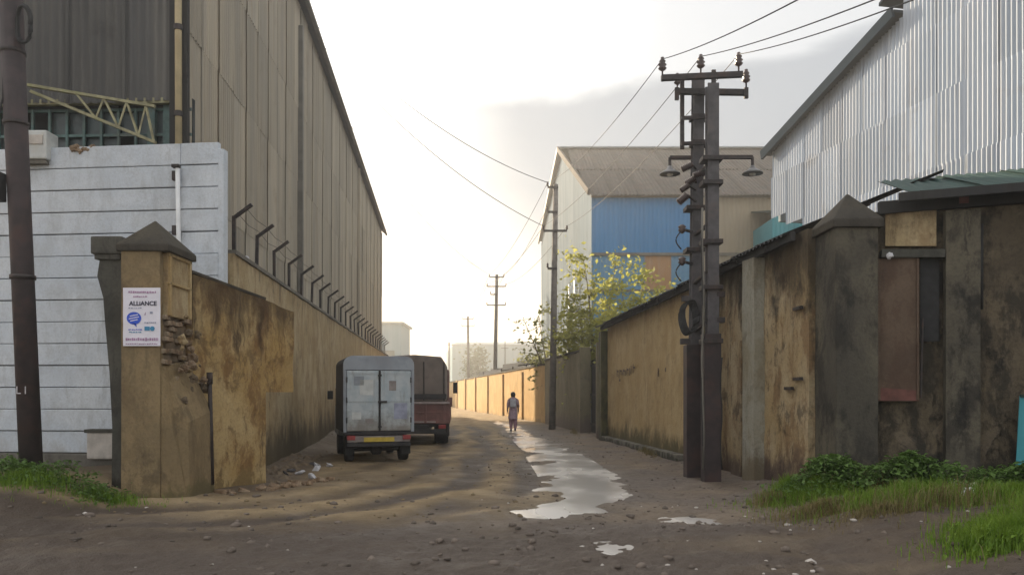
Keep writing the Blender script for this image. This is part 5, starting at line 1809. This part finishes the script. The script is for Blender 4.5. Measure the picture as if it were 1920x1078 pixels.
# rising cables
for j, (px0, px1) in enumerate(((1318, 1320), (1317, 1316), (1352, 1348))):
    pts = [P(px0 + 2 * math.sin(k * 1.7 + j), 880 - k * (70 if j < 2 else 30), 13.85) for k in range(8)]
    MB().tube(pts, .014 + .006 * (j == 0), 6).build('riser_cable', M['rubber'] if j else M['greypipe'], HP, smooth=True)
for px, py in ((1284, 640), (1350, 552), (1350, 600), (1287, 560)):
    MB().box(P(px, py, 13.95), (.16, .12, .10)).build('cable_clip', M['iron'], HP, bevel=.01)

# ---- wires --------------------------------------------------------------
def wire(a, b, sag, label, r=.012, n=28):
    a, b = Vector(a), Vector(b)
    pts = []
    for i in range(n + 1):
        t = i / n
        p = a.lerp(b, t)
        p.z -= sag * 4 * t * (1 - t)
        pts.append(p)
    o = MB().tube(pts, r, 5).build('overhead_wire', M['wire'])
    return tag(o, label, 'wire', 'overhead wires')


lab_near = 'overhead wire leading from the pole pair up towards the viewer'
for t_, (px, py) in zip(tops[:3], ((1425, -5), (1545, -5), (1615, -5))):
    e = P(px, py, 8.3)
    far = t_ + (e - t_) * 2.6
    wire(t_, far, .25, {0: 'leftmost', 1: 'middle', 2: 'rightmost'}[tops.index(t_)] + ' of three overhead wires rising from the pole pair to the top edge', .008)
    MB().tube([t_.lerp(far, .10), t_.lerp(far, .10) - Vector((0, 0, .16))], .008, 4)
lab_far = 'overhead wire running from the pole pair back to the thin pole'
for t_, e in zip((tops[0], tops[1], tops[2]), (e2[0], e2[2], e2[3])):
    wire(t_, e, .35, {0: 'leftmost', 1: 'middle', 2: 'rightmost'}[tops.index(t_)] + ' of three wires running from the pole pair back to the thin pole', .008)
lab_23 = 'overhead wire sagging between the thin pole and the ochre-wall pole'
for i in range(4):
    wire(e2[min(i, len(e2) - 1)], e3[i], .5, ['topmost', 'second highest', 'third highest', 'lowest'][i] + ' of four wires between the thin pole and the ochre-wall pole', .012)
lab_34 = 'overhead wire between the ochre-wall pole and the pale distant pole'
for i in range(3):
    wire(e3[i], e4[i], .7, ['left', 'right', 'lower'][i] + ' wire between the ochre-wall pole and the pale distant pole', .016)
# service lines from the left shed eave
lab_s = 'service wire slanting across the sky from the left shed eave'
for (px, Yc), e, sg_ in (((590, 27.5), e2[0], .7), ((606, 29.0), e2[2], .7), ((570, 35.6), e3[0], .9)):
    c = SA + sd * ((Yc - SA.y) / sd.y) + ov * 1.2
    ez = EAVE + (EAVE_B - EAVE) * (Yc - SA.y) / (SB.y - SA.y)
    wire((c.x, c.y, ez + .25 if px > 580 else ez + .05), e, sg_, {590: 'lower long', 606: 'upper long', 570: 'lowest, leftmost'}[px] + ' service wire slanting across the sky from the left shed eave', .014)


# ---- trees --------------------------------------------------------------
def leaf_cloud(rng, centers, per, spread, size, droop=.3):
    """many leaf-sized faces round the ends of the twigs"""
    vs_, fs = [], []
    for c, rad in centers:
        for _ in range(per):
            d = Vector((rng.gauss(0, 1), rng.gauss(0, 1), rng.gauss(0, .8)))
            p = Vector(c) + d * rad * .5
            s = size * rng.uniform(.6, 1.35)
            a = Vector((rng.gauss(0, 1), rng.gauss(0, 1), rng.gauss(0, .5) - droop)).normalized()
            b = a.cross(Vector((rng.gauss(0, 1), rng.gauss(0, 1), rng.gauss(0, 1)))).normalized()
            k = len(vs_)
            nrm_ = a.cross(b) * s * .12
            vs_ += [p, p + a * s * .5 + b * s * .28 + nrm_, p + a * s, p + a * s * .5 - b * s * .28 + nrm_]
            fs.append((k, k + 1, k + 2, k + 3))
    mb = MB()
    mb.v = [tuple(v) for v in vs_]
    mb.f = fs
    return mb


def np_build(mb, name, m, parent, org):
    co_ = np.array(mb.v, np.float32) - np.array(tuple(org), np.float32)
    return place(name, np_mesh(name, co_, np.array(mb.f, np.int32), m, False), parent)


def sparse_tree(name, base, stems, label, leafm, per, size, rng, rad=.5):
    t = wthing(name, base, label, 'tree')
    mb = MB()
    ends = []
    for tip, r0 in stems:
        b = Vector(base)
        tip = Vector(tip)
        pts = []
        n = 9
        ph = rng.uniform(0, 6)
        for i in range(n + 1):
            f = i / n
            p = b.lerp(tip, f)
            p.x = b.x + (tip.x - b.x) * f ** 1.35
            p += Vector((math.sin(f * 5 + ph), math.cos(f * 4 + ph), 0)) * .10 * f
            pts.append(p)
        mb.tube(pts, [max(.012, r0 * (1 - .85 * i / n)) for i in range(n + 1)], 7)
        for i in range(3, n + 1):
            for _ in range(2):
                d = Vector((rng.gauss(0, 1), rng.gauss(0, .8), rng.uniform(-.1, .9))).normalized()
                l_ = rng.uniform(.35, .95)
                e = pts[i] + d * l_
                mb.tube([pts[i], pts[i] + d * l_ * .5 + Vector((0, 0, .06)), e], [.018, .012, .006], 5)
                ends.append((e, rad * rng.uniform(.5, 1.1)))
                ends.append((pts[i] + d * l_ * .55, rad * .5))
    mb.build('trunk', M['bark'], t, smooth=True)
    np_build(leaf_cloud(rng, ends, per, rad, size), 'crown', M[leafm], t, base)
    return t


rng = random.Random(5)
YT = 33.5
base = (PX(1105, YT) + .3, YT, 0)
sparse_tree('yard_tree', base, [(P(1150, 505, YT), .09), (P(1095, 490, YT - .3), .08), (P(1075, 560, YT), .07), (P(1130, 600, YT - .6), .06), (P(1085, 600, YT - .8), .06), (P(1115, 640, YT - .8), .06), (P(1060, 640, YT - .5), .05)],
            'spindly yellow-green tree growing behind the mossy wall beside the blue warehouse', 'leaf_yellow', 26, .22, rng, .7)
base = (PX(1185, 29), 29.0, 0)
sparse_tree('yard_tree', base, [(P(1205, 535, 29), .07), (P(1165, 545, 28.6), .07), (P(1220, 565, 28.5), .06), (P(1150, 610, 28.4), .06)],
            'leafy bright yellow-green sapling in front of the blue warehouse wall', 'leaf_yellow', 24, .20, rng, .6)
base = (PX(1020, 40.5) + .55, 40.5, 0)
sparse_tree('yard_tree', base, [(P(985, 600, 40), .07), (P(1010, 590, 40.2), .07), (P(1040, 650, 40), .06), (P(1000, 650, 40), .05)],
            'thin-leaved branch reaching over the wall left of the thin pole', 'leaf_olive', 6, .22, rng, .6)
base = (PX(1010, 46) + .8, 46.0, 0)
sparse_tree('yard_tree', base, [(P(1005, 672, 46), .07), (P(1025, 668, 46), .07), (P(992, 680, 46), .06)],
            'small dark shrub-like tree above the sunlit end of the ochre wall', 'leaf_olive', 14, .22, rng, .6)
base = (PX(895, 110), 110.0, 0)
sparse_tree('yard_tree', base, [(P(890, 655, 110), .2), (P(905, 665, 110), .18), (P(878, 675, 110), .16), (P(898, 690, 110), .15)],
            'hazy round tree in front of the pale distant shed', 'leaf_far', 14, .5, rng, 1.6)

# ---- person -------------------------------------------------------------
def skin_mesh(name, verts, edges, radii, m, root=0, sub=2):
    me = bpy.data.meshes.new(name)
    me.from_pydata(verts, edges, [])
    ob = bpy.data.objects.new(name, me)
    col.objects.link(ob)
    md = ob.modifiers.new('skin', 'SKIN')
    md.use_smooth_shade = True
    for i, r in enumerate(radii):
        sv = me.skin_vertices[0].data[i]
        sv.radius = (r, r) if not isinstance(r, tuple) else r
        sv.use_root = (i == root)
    s = ob.modifiers.new('sub', 'SUBSURF')
    s.levels = sub
    s.render_levels = sub
    bpy.context.view_layer.update()
    out = bpy.data.meshes.new_from_object(ob.evaluated_get(bpy.context.evaluated_depsgraph_get()))
    bpy.data.objects.remove(ob, do_unlink=True)
    out.materials.clear()
    out.materials.append(m)
    for p in out.polygons: p.use_smooth = True
    return out


px_, py_ = PX(962, 32.4), 32.4
per_ = thing('person', (px_, py_, gz(px_, py_)), 'person in mauve tunic and pink trousers walking away with pale bag on back', 'person')
V = [(0, 0, .88), (0, 0, 1.05), (0, .01, 1.25), (0, .01, 1.36), (0, .02, 1.43), (0, .03, 1.50), (0, .03, 1.58),       # 0-6 spine, neck, head
     (-.15, .01, 1.33), (-.215, .0, 1.08), (-.235, .05, .86), (-.235, .07, .79),                                     # 7-10 left arm
     (.15, .01, 1.33), (.205, -.03, 1.08), (.225, .03, .86), (.225, .05, .79),                                       # 11-14 right arm
     (-.085, 0, .82), (-.085, .06, .47), (-.085, -.02, .09), (-.09, .10, .035),                                      # 15-18 left leg
     (.085, 0, .82), (.085, -.01, .46), (.085, -.13, .12), (.09, -.03, .04)]                                         # 19-22 right leg
E = [(0, 1), (1, 2), (2, 3), (3, 4), (4, 5), (5, 6), (3, 7), (7, 8), (8, 9), (9, 10), (3, 11), (11, 12), (12, 13), (13, 14), (0, 15), (15, 16), (16, 17), (17, 18), (0, 19), (19, 20), (20, 21), (21, 22)]
RD = [.13, .115, .125, .10, .05, .085, .085, .06, .045, .035, .03, .06, .045, .035, .03, .09, .06, .042, .035, .09, .06, .042, .035]
place('body', skin_mesh('body', V, E, RD, M['skin']), per_)
# tunic
def tube_cloth(name, rings, m, n=20):
    vs_, fs = [], []
    for (cx_, cy_, z, rx_, ry_) in rings:
        for k in range(n):
            t = 2 * math.pi * k / n
            w = 1 + .05 * math.sin(5 * t + z * 9)
            vs_.append((cx_ + rx_ * math.cos(t) * w, cy_ + ry_ * math.sin(t) * w, z))
    for i in range(len(rings) - 1):
        for k in range(n):
            fs.append((i * n + k, i * n + (k + 1) % n, (i + 1) * n + (k + 1) % n, (i + 1) * n + k))
    mb = MB()
    mb.add(vs_, fs)
    return mb.build(name, m, per_, smooth=True)


tube_cloth('tunic', [(0, 0, .52, .20, .17), (0, 0, .66, .195, .165), (0, 0, .84, .185, .155), (0, 0, 1.02, .155, .135), (0, .005, 1.2, .17, .14), (0, .01, 1.33, .165, .12), (0, .01, 1.40, .10, .085), (0, .015, 1.43, .06, .06)], M['kurta'])
for s, y0, y1, yk in ((-1, .0, -.02, .06), (1, 0, -.13, -.01)):
    tube_cloth('trouser_leg', [(s * .085, y1, .13, .062, .062), (s * .086, (y1 + yk) / 2, .30, .08, .08), (s * .087, yk, .47, .092, .09), (s * .087, 0, .75, .105, .11)], M['trouser'], 14)
    tube_cloth('sleeve', [(s * .218, .01, 1.0, .055, .055), (s * .20, -.01, 1.15, .062, .062), (s * .165, .005, 1.31, .07, .075), (s * .12, .01, 1.37, .05, .07)], M['kurta'], 12)
# hands with separate fingers
for s, y in ((-1, .07), (1, .05)):
    for f in range(4):
        a = Vector((s * .235 + (f - 1.5) * .0, y - .025 + f * .018, .77))
        MB().tube([a, a + Vector((-s * .006, .004, -.04)), a + Vector((-s * .02, .008, -.065 - .008 * (f in (1, 2)))),], [.0095, .0085, .006], 6).build('finger', M['skin'], per_, smooth=True)
    a = Vector((s * .225, y + .035, .80))
    MB().tube([a, a + Vector((-s * .012, .025, -.03)), a + Vector((-s * .02, .03, -.055))], [.011, .010, .007], 6).build('thumb', M['skin'], per_, smooth=True)
# hair with low bun, ears stay on the body
mb = MB()
mb.lathe((0, .025, 1.50), [(.03, -.07), (.085, -.05), (.103, 0), (.103, .05), (.09, .10), (.06, .135), (.015, .15)], 16)
mb.lathe((0, -.085, 1.50), [(.01, -.045), (.04, -.03), (.05, 0), (.04, .03), (.01, .045)], 12)
mb.build('hair', M['hair'], per_, smooth=True)
# simple face on the far side
MB().lathe((0, .125, 1.53), [(.004, -.02), (.016, -.012), (.010, .02)], 8).build('nose', M['skin'], per_)
MB().box((0, -.16, 1.17), (.25, .12, .33)).build('backpack', M['bag'], per_, bevel=.04)
for s in (-1, 1):
    MB().tube([(s * .085, -.11, 1.32), (s * .09, -.02, 1.40), (s * .09, .10, 1.34), (s * .1, .13, 1.15)], .018, 6).build('bag_strap', M['bag'], per_, smooth=True)
for s, yy, rr_ in ((-1, .05, 0), (1, -.09, .25)):
    MB().box((s * .09, yy, .04 + .04 * (s > 0)), (.085, .25, .07), Matrix.Rotation(-rr_, 3, 'X')).build('shoe', M['shoe'], per_, bevel=.025)

# ---- stones, weeds, grass -----------------------------------------------
nr_ = np.random.RandomState(4)


def stones(n, xr, yr, smin, smax, name, m, label, power=2.2, mask=None):
    ic = bmesh.new()
    bmesh.ops.create_icosphere(ic, subdivisions=1, radius=1)
    bv = np.array([v.co[:] for v in ic.verts])
    bf = np.array([[v.index for v in f.verts] for f in ic.faces])
    ic.free()
    x = nr_.uniform(*xr, n)
    y = yr[0] + (yr[1] - yr[0]) * nr_.uniform(0, 1, n) ** 1.6
    keep = np.ones(n, bool) if mask is None else mask(x, y)
    x, y = x[keep], y[keep]
    n = len(x)
    h = ground_fields(x, y)[0]
    s = smin + (smax - smin) * nr_.uniform(0, 1, n) ** power
    V_ = bv[None] * (1 + nr_.uniform(-.28, .28, (n, len(bv), 1)))
    sc3 = np.stack([nr_.uniform(.8, 1.4, n), nr_.uniform(.7, 1.2, n), nr_.uniform(.4, .8, n)], 1)
    V_ = V_ * sc3[:, None] * s[:, None, None]
    a = nr_.uniform(0, 6.28, n)
    ca_, sa_ = np.cos(a)[:, None], np.sin(a)[:, None]
    X_ = V_[..., 0] * ca_ - V_[..., 1] * sa_ + x[:, None]
    Y_ = V_[..., 0] * sa_ + V_[..., 1] * ca_ + y[:, None]
    Z_ = V_[..., 2] + (h + s * .12)[:, None]
    co_ = np.stack([X_, Y_, Z_], -1).reshape(-1, 3)
    fa = (bf[None] + (np.arange(n) * len(bv))[:, None, None]).reshape(-1, 3)
    return tag(place(name, np_mesh(name, co_, fa, m, False)), label, 'gravel', kind='stuff')


notwater = lambda x, y: (dist_poly(x, y, WATER)[0] > .55)
stones(5000, (-9, 7.5), (4.5, 12), .004, .06, 'gravel', M['stone'], 'loose grey-brown gravel scattered over the foreground', 9.0)
stones(1500, (-0.5, 5), (9, 30), .006, .035, 'gravel', M['stone'], 'grit along the right side of the lane', 3.0, notwater)
stones(500, (-6.5, 0.5), (10, 30), .006, .04, 'gravel', M['clod'], 'brown earth clods on the left side of the lane', 3.0)
stones(45, (1.5, 5.5), (6.2, 11), .015, .05, 'gravel', M['palestone'], 'scattered pale pebbles near the right verge', 2.0)
stones(18, (-6, 1.5), (6.2, 13), .012, .035, 'gravel', M['palestone'], 'few pale pebbles across the left foreground', 2.0)


def blades(n, fn, hmin, hmax, wid, name, m, label, lean=.5):
    x, y, sc_ = fn(n)
    n = len(x)
    h = ground_fields(x, y)[0]
    L_ = (hmin + (hmax - hmin) * nr_.uniform(0, 1, n) ** 1.5) * sc_
    a = nr_.uniform(0, 6.28, n)
    dx, dy = np.cos(a), np.sin(a)
    ln = nr_.uniform(.15, 1, n) * lean
    w = wid * nr_.uniform(.6, 1.3, n)
    b0 = np.stack([x - dy * w, y + dx * w, h - .01], 1)
    b1 = np.stack([x + dy * w, y - dx * w, h - .01], 1)
    m0 = np.stack([x + dx * L_ * ln * .35 - dy * w * .8, y + dy * L_ * ln * .35 + dx * w * .8, h + L_ * .6], 1)
    m1 = np.stack([x + dx * L_ * ln * .35 + dy * w * .8, y + dy * L_ * ln * .35 - dx * w * .8, h + L_ * .6], 1)
    t0 = np.stack([x + dx * L_ * ln - dy * w * .1, y + dy * L_ * ln + dx * w * .1, h + L_ * (1 - .25 * ln)], 1)
    t1 = np.stack([x + dx * L_ * ln + dy * w * .1, y + dy * L_ * ln - dx * w * .1, h + L_ * (1 - .25 * ln)], 1)
    co_ = np.stack([b0, b1, m1, m0, t1, t0], 1).reshape(-1, 3)
    k = np.arange(n)[:, None] * 6
    q = np.concatenate([k + np.array([[0, 1, 2, 3]]), k + np.array([[3, 2, 4, 5]])], 0)
    return tag(place(name, np_mesh(name, co_, q, m, False)), label, 'grass', kind='stuff')


def leaves(n, fn, hmax, size, name, m, label):
    x, y, sc_ = fn(n)
    n = len(x)
    h = ground_fields(x, y)[0]
    z = h + hmax * sc_ * nr_.uniform(0.02, 1, n) ** .7
    a = nr_.uniform(0, 6.28, n)
    el = nr_.uniform(-.5, .6, n)
    d = np.stack([np.cos(a) * np.cos(el), np.sin(a) * np.cos(el), np.sin(el)], 1)
    up = np.stack([nr_.normal(0, .35, n), nr_.normal(0, .35, n), np.ones(n)], 1)
    sd_ = np.cross(d, up)
    sd_ /= np.linalg.norm(sd_, axis=1, keepdims=True)
    s = (size * nr_.uniform(.5, 1.4, n))[:, None]
    p = np.stack([x, y, z], 1)
    co_ = np.stack([p, p + d * s * .45 + sd_ * s * .3 + [0, 0, .01], p + d * s + [0, 0, -.012], p + d * s * .45 - sd_ * s * .3 + [0, 0, .01]], 1).reshape(-1, 3)
    q = np.arange(n)[:, None] * 4 + np.array([[0, 1, 2, 3]])
    return tag(place(name, np_mesh(name, co_, q, m, False)), label, 'weeds', kind='stuff')


def scatter(boxes):
    def fn(n):
        X_, Y_, S_ = [], [], []
        tot = sum(b[5] for b in boxes)
        for (cx, cy, rx_, ry_, sc_, wt) in boxes:
            k = int(n * wt / tot)
            r = np.abs(nr_.normal(0, .54, k))
            t = nr_.uniform(0, 6.28, k)
            gap = fbm(cx * 3 + rx_ * r * np.cos(t) * 1.8, cy * 3 + ry_ * r * np.sin(t) * 1.8, 91, 3) > .40 + .12 * nr_.uniform(-1, 1, k)
            r, t = r[gap], t[gap]
            X_.append(cx + rx_ * r * np.cos(t))
            Y_.append(cy + ry_ * r * np.sin(t))
            cl = fbm((cx + rx_ * r * np.cos(t)) * 2.2, (cy + ry_ * r * np.sin(t)) * 2.2, 83, 3)
            S_.append(sc_ * (1 - .5 * np.minimum(r, 1) ** 2) * (.45 + 1.1 * cl))
        return np.concatenate(X_), np.concatenate(Y_), np.concatenate(S_)
    return fn


leaves(13000, scatter([(4.5, 10.85, .65, .5, .9, 3), (5.4, 10.5, .9, .6, .9, 3), (6.6, 10.0, .9, .6, .9, 2)]), .50, .075, 'weeds', M['weed'], 'leafy dark green weeds growing along the foot of the right wall')
blades(20000, scatter([(4.2, 10.7, .9, .7, .8, 2), (4.9, 9.6, 1.2, .7, .9, 3), (6.0, 9.2, 1.2, .7, 1, 3), (4.1, 11.4, .35, .6, .9, 1)]), .08, .34, .005, 'grass', M['grass'], 'green grass on the right verge before the weeds')
blades(5000, scatter([(3.9, 9.7, .7, .5, .8, 2), (4.3, 8.9, .8, .4, .6, 1), (3.65, 10.8, .35, .7, .9, 1)]), .06, .26, .004, 'grass', M['drygrass'], 'dry brownish grass at the edge of the right verge', .9)
blades(24000, scatter([(4.55, 7.0, .55, .55, 1.0, 3), (5.3, 7.3, .9, .7, 1.1, 4)]), .10, .38, .005, 'grass', M['grass'], 'bright green grass tuft in the bottom right corner')
leaves(2500, scatter([(4.6, 7.0, .5, .5, 1, 1), (5.2, 7.2, .8, .6, 1, 1)]), .26, .05, 'weeds', M['grass'], 'small leaves among the bright grass in the bottom right corner')
leaves(4500, scatter([(-6.9, 11.0, 1.0, .6, 1, 3), (-8.0, 11.0, 1.2, .7, 1.0, 2), (-5.9, 10.7, .5, .35, .6, 1)]), .34, .065, 'weeds', M['weed'], 'dark green weeds round the foot of the leaning pole')
blades(6000, scatter([(-6.8, 10.7, 1.2, .5, .9, 3), (-5.7, 10.75, .8, .3, .6, 1.2), (-8.3, 10.6, 1.2, .6, 1, 2)]), .06, .30, .005, 'grass', M['grass'], 'grass at the foot of the leaning pole and left pillar')
blades(1800, scatter([(5.0, 9.0, 1.5, .9, 1, 2), (4.9, 7.4, 1.0, .8, 1, 1), (5.0, 10.6, 1.3, .6, 1.2, 1)]), .10, .42, .0035, 'grass', M['drygrass'], 'dead straw stems mixed into the right verge', .8)
blades(900, scatter([(rx(20) - .25, 20, .12, 2.2, 1, 1), (rx(30) - .2, 30, .15, 2, 1, 1)]), .05, .2, .006, 'grass', M['drygrass'], 'sparse tufts along the kerb of the yellow wall')
leaves(900, scatter([(5.2 + 2.15, 10.55, .3, .25, 1, 1)]), .5, .06, 'weeds', M['drygrass'], 'dry creeper at the foot of the far right wall')
for j, (px, py, Yc, m_, r_) in enumerate(((1690, 893, 10.9, 'litter', .05), (1795, 915, 10.2, 'litter', .09), (1822, 932, 10.0, 'palestone', .08), (1812, 962, 9.4, 'litter', .11), (1846, 955, 9.5, 'inkteal', .07))):
    p = P(px, py, Yc)
    tag(crumpled('plastic_litter', (p.x, p.y, max(p.z, gz(p.x, p.y) + .05)), r_, M[m_], seed=20 + j, flat=.5),
        ['small white scrap standing among the weeds below the hanging board', 'crumpled white plastic bag in the weeds near the right edge', 'pale flattened carton in the weeds near the right edge', 'long torn white plastic on the right verge grass', 'blue plastic scrap on the right verge grass'][j], 'litter')

# ------------------------------------------------------------------ haze
hz, k, b = new_mat('haze_air')
t = hz.node_tree
t.nodes.clear()
out = t.nodes.new('ShaderNodeOutputMaterial')
pv = t.nodes.new('ShaderNodeVolumePrincipled')
pv.inputs['Color'].default_value = (0.96, 0.94, 0.90, 1)
pv.inputs['Density'].default_value = 0.0036
pv.inputs['Anisotropy'].default_value = 0.72
t.links.new(pv.outputs[0], out.inputs['Volume'])
o = MB().box((0, 60, 9.5), (860, 780, 22)).build('haze', hz)
tag(o, 'pale morning haze filling the lane', 'haze', kind='stuff')
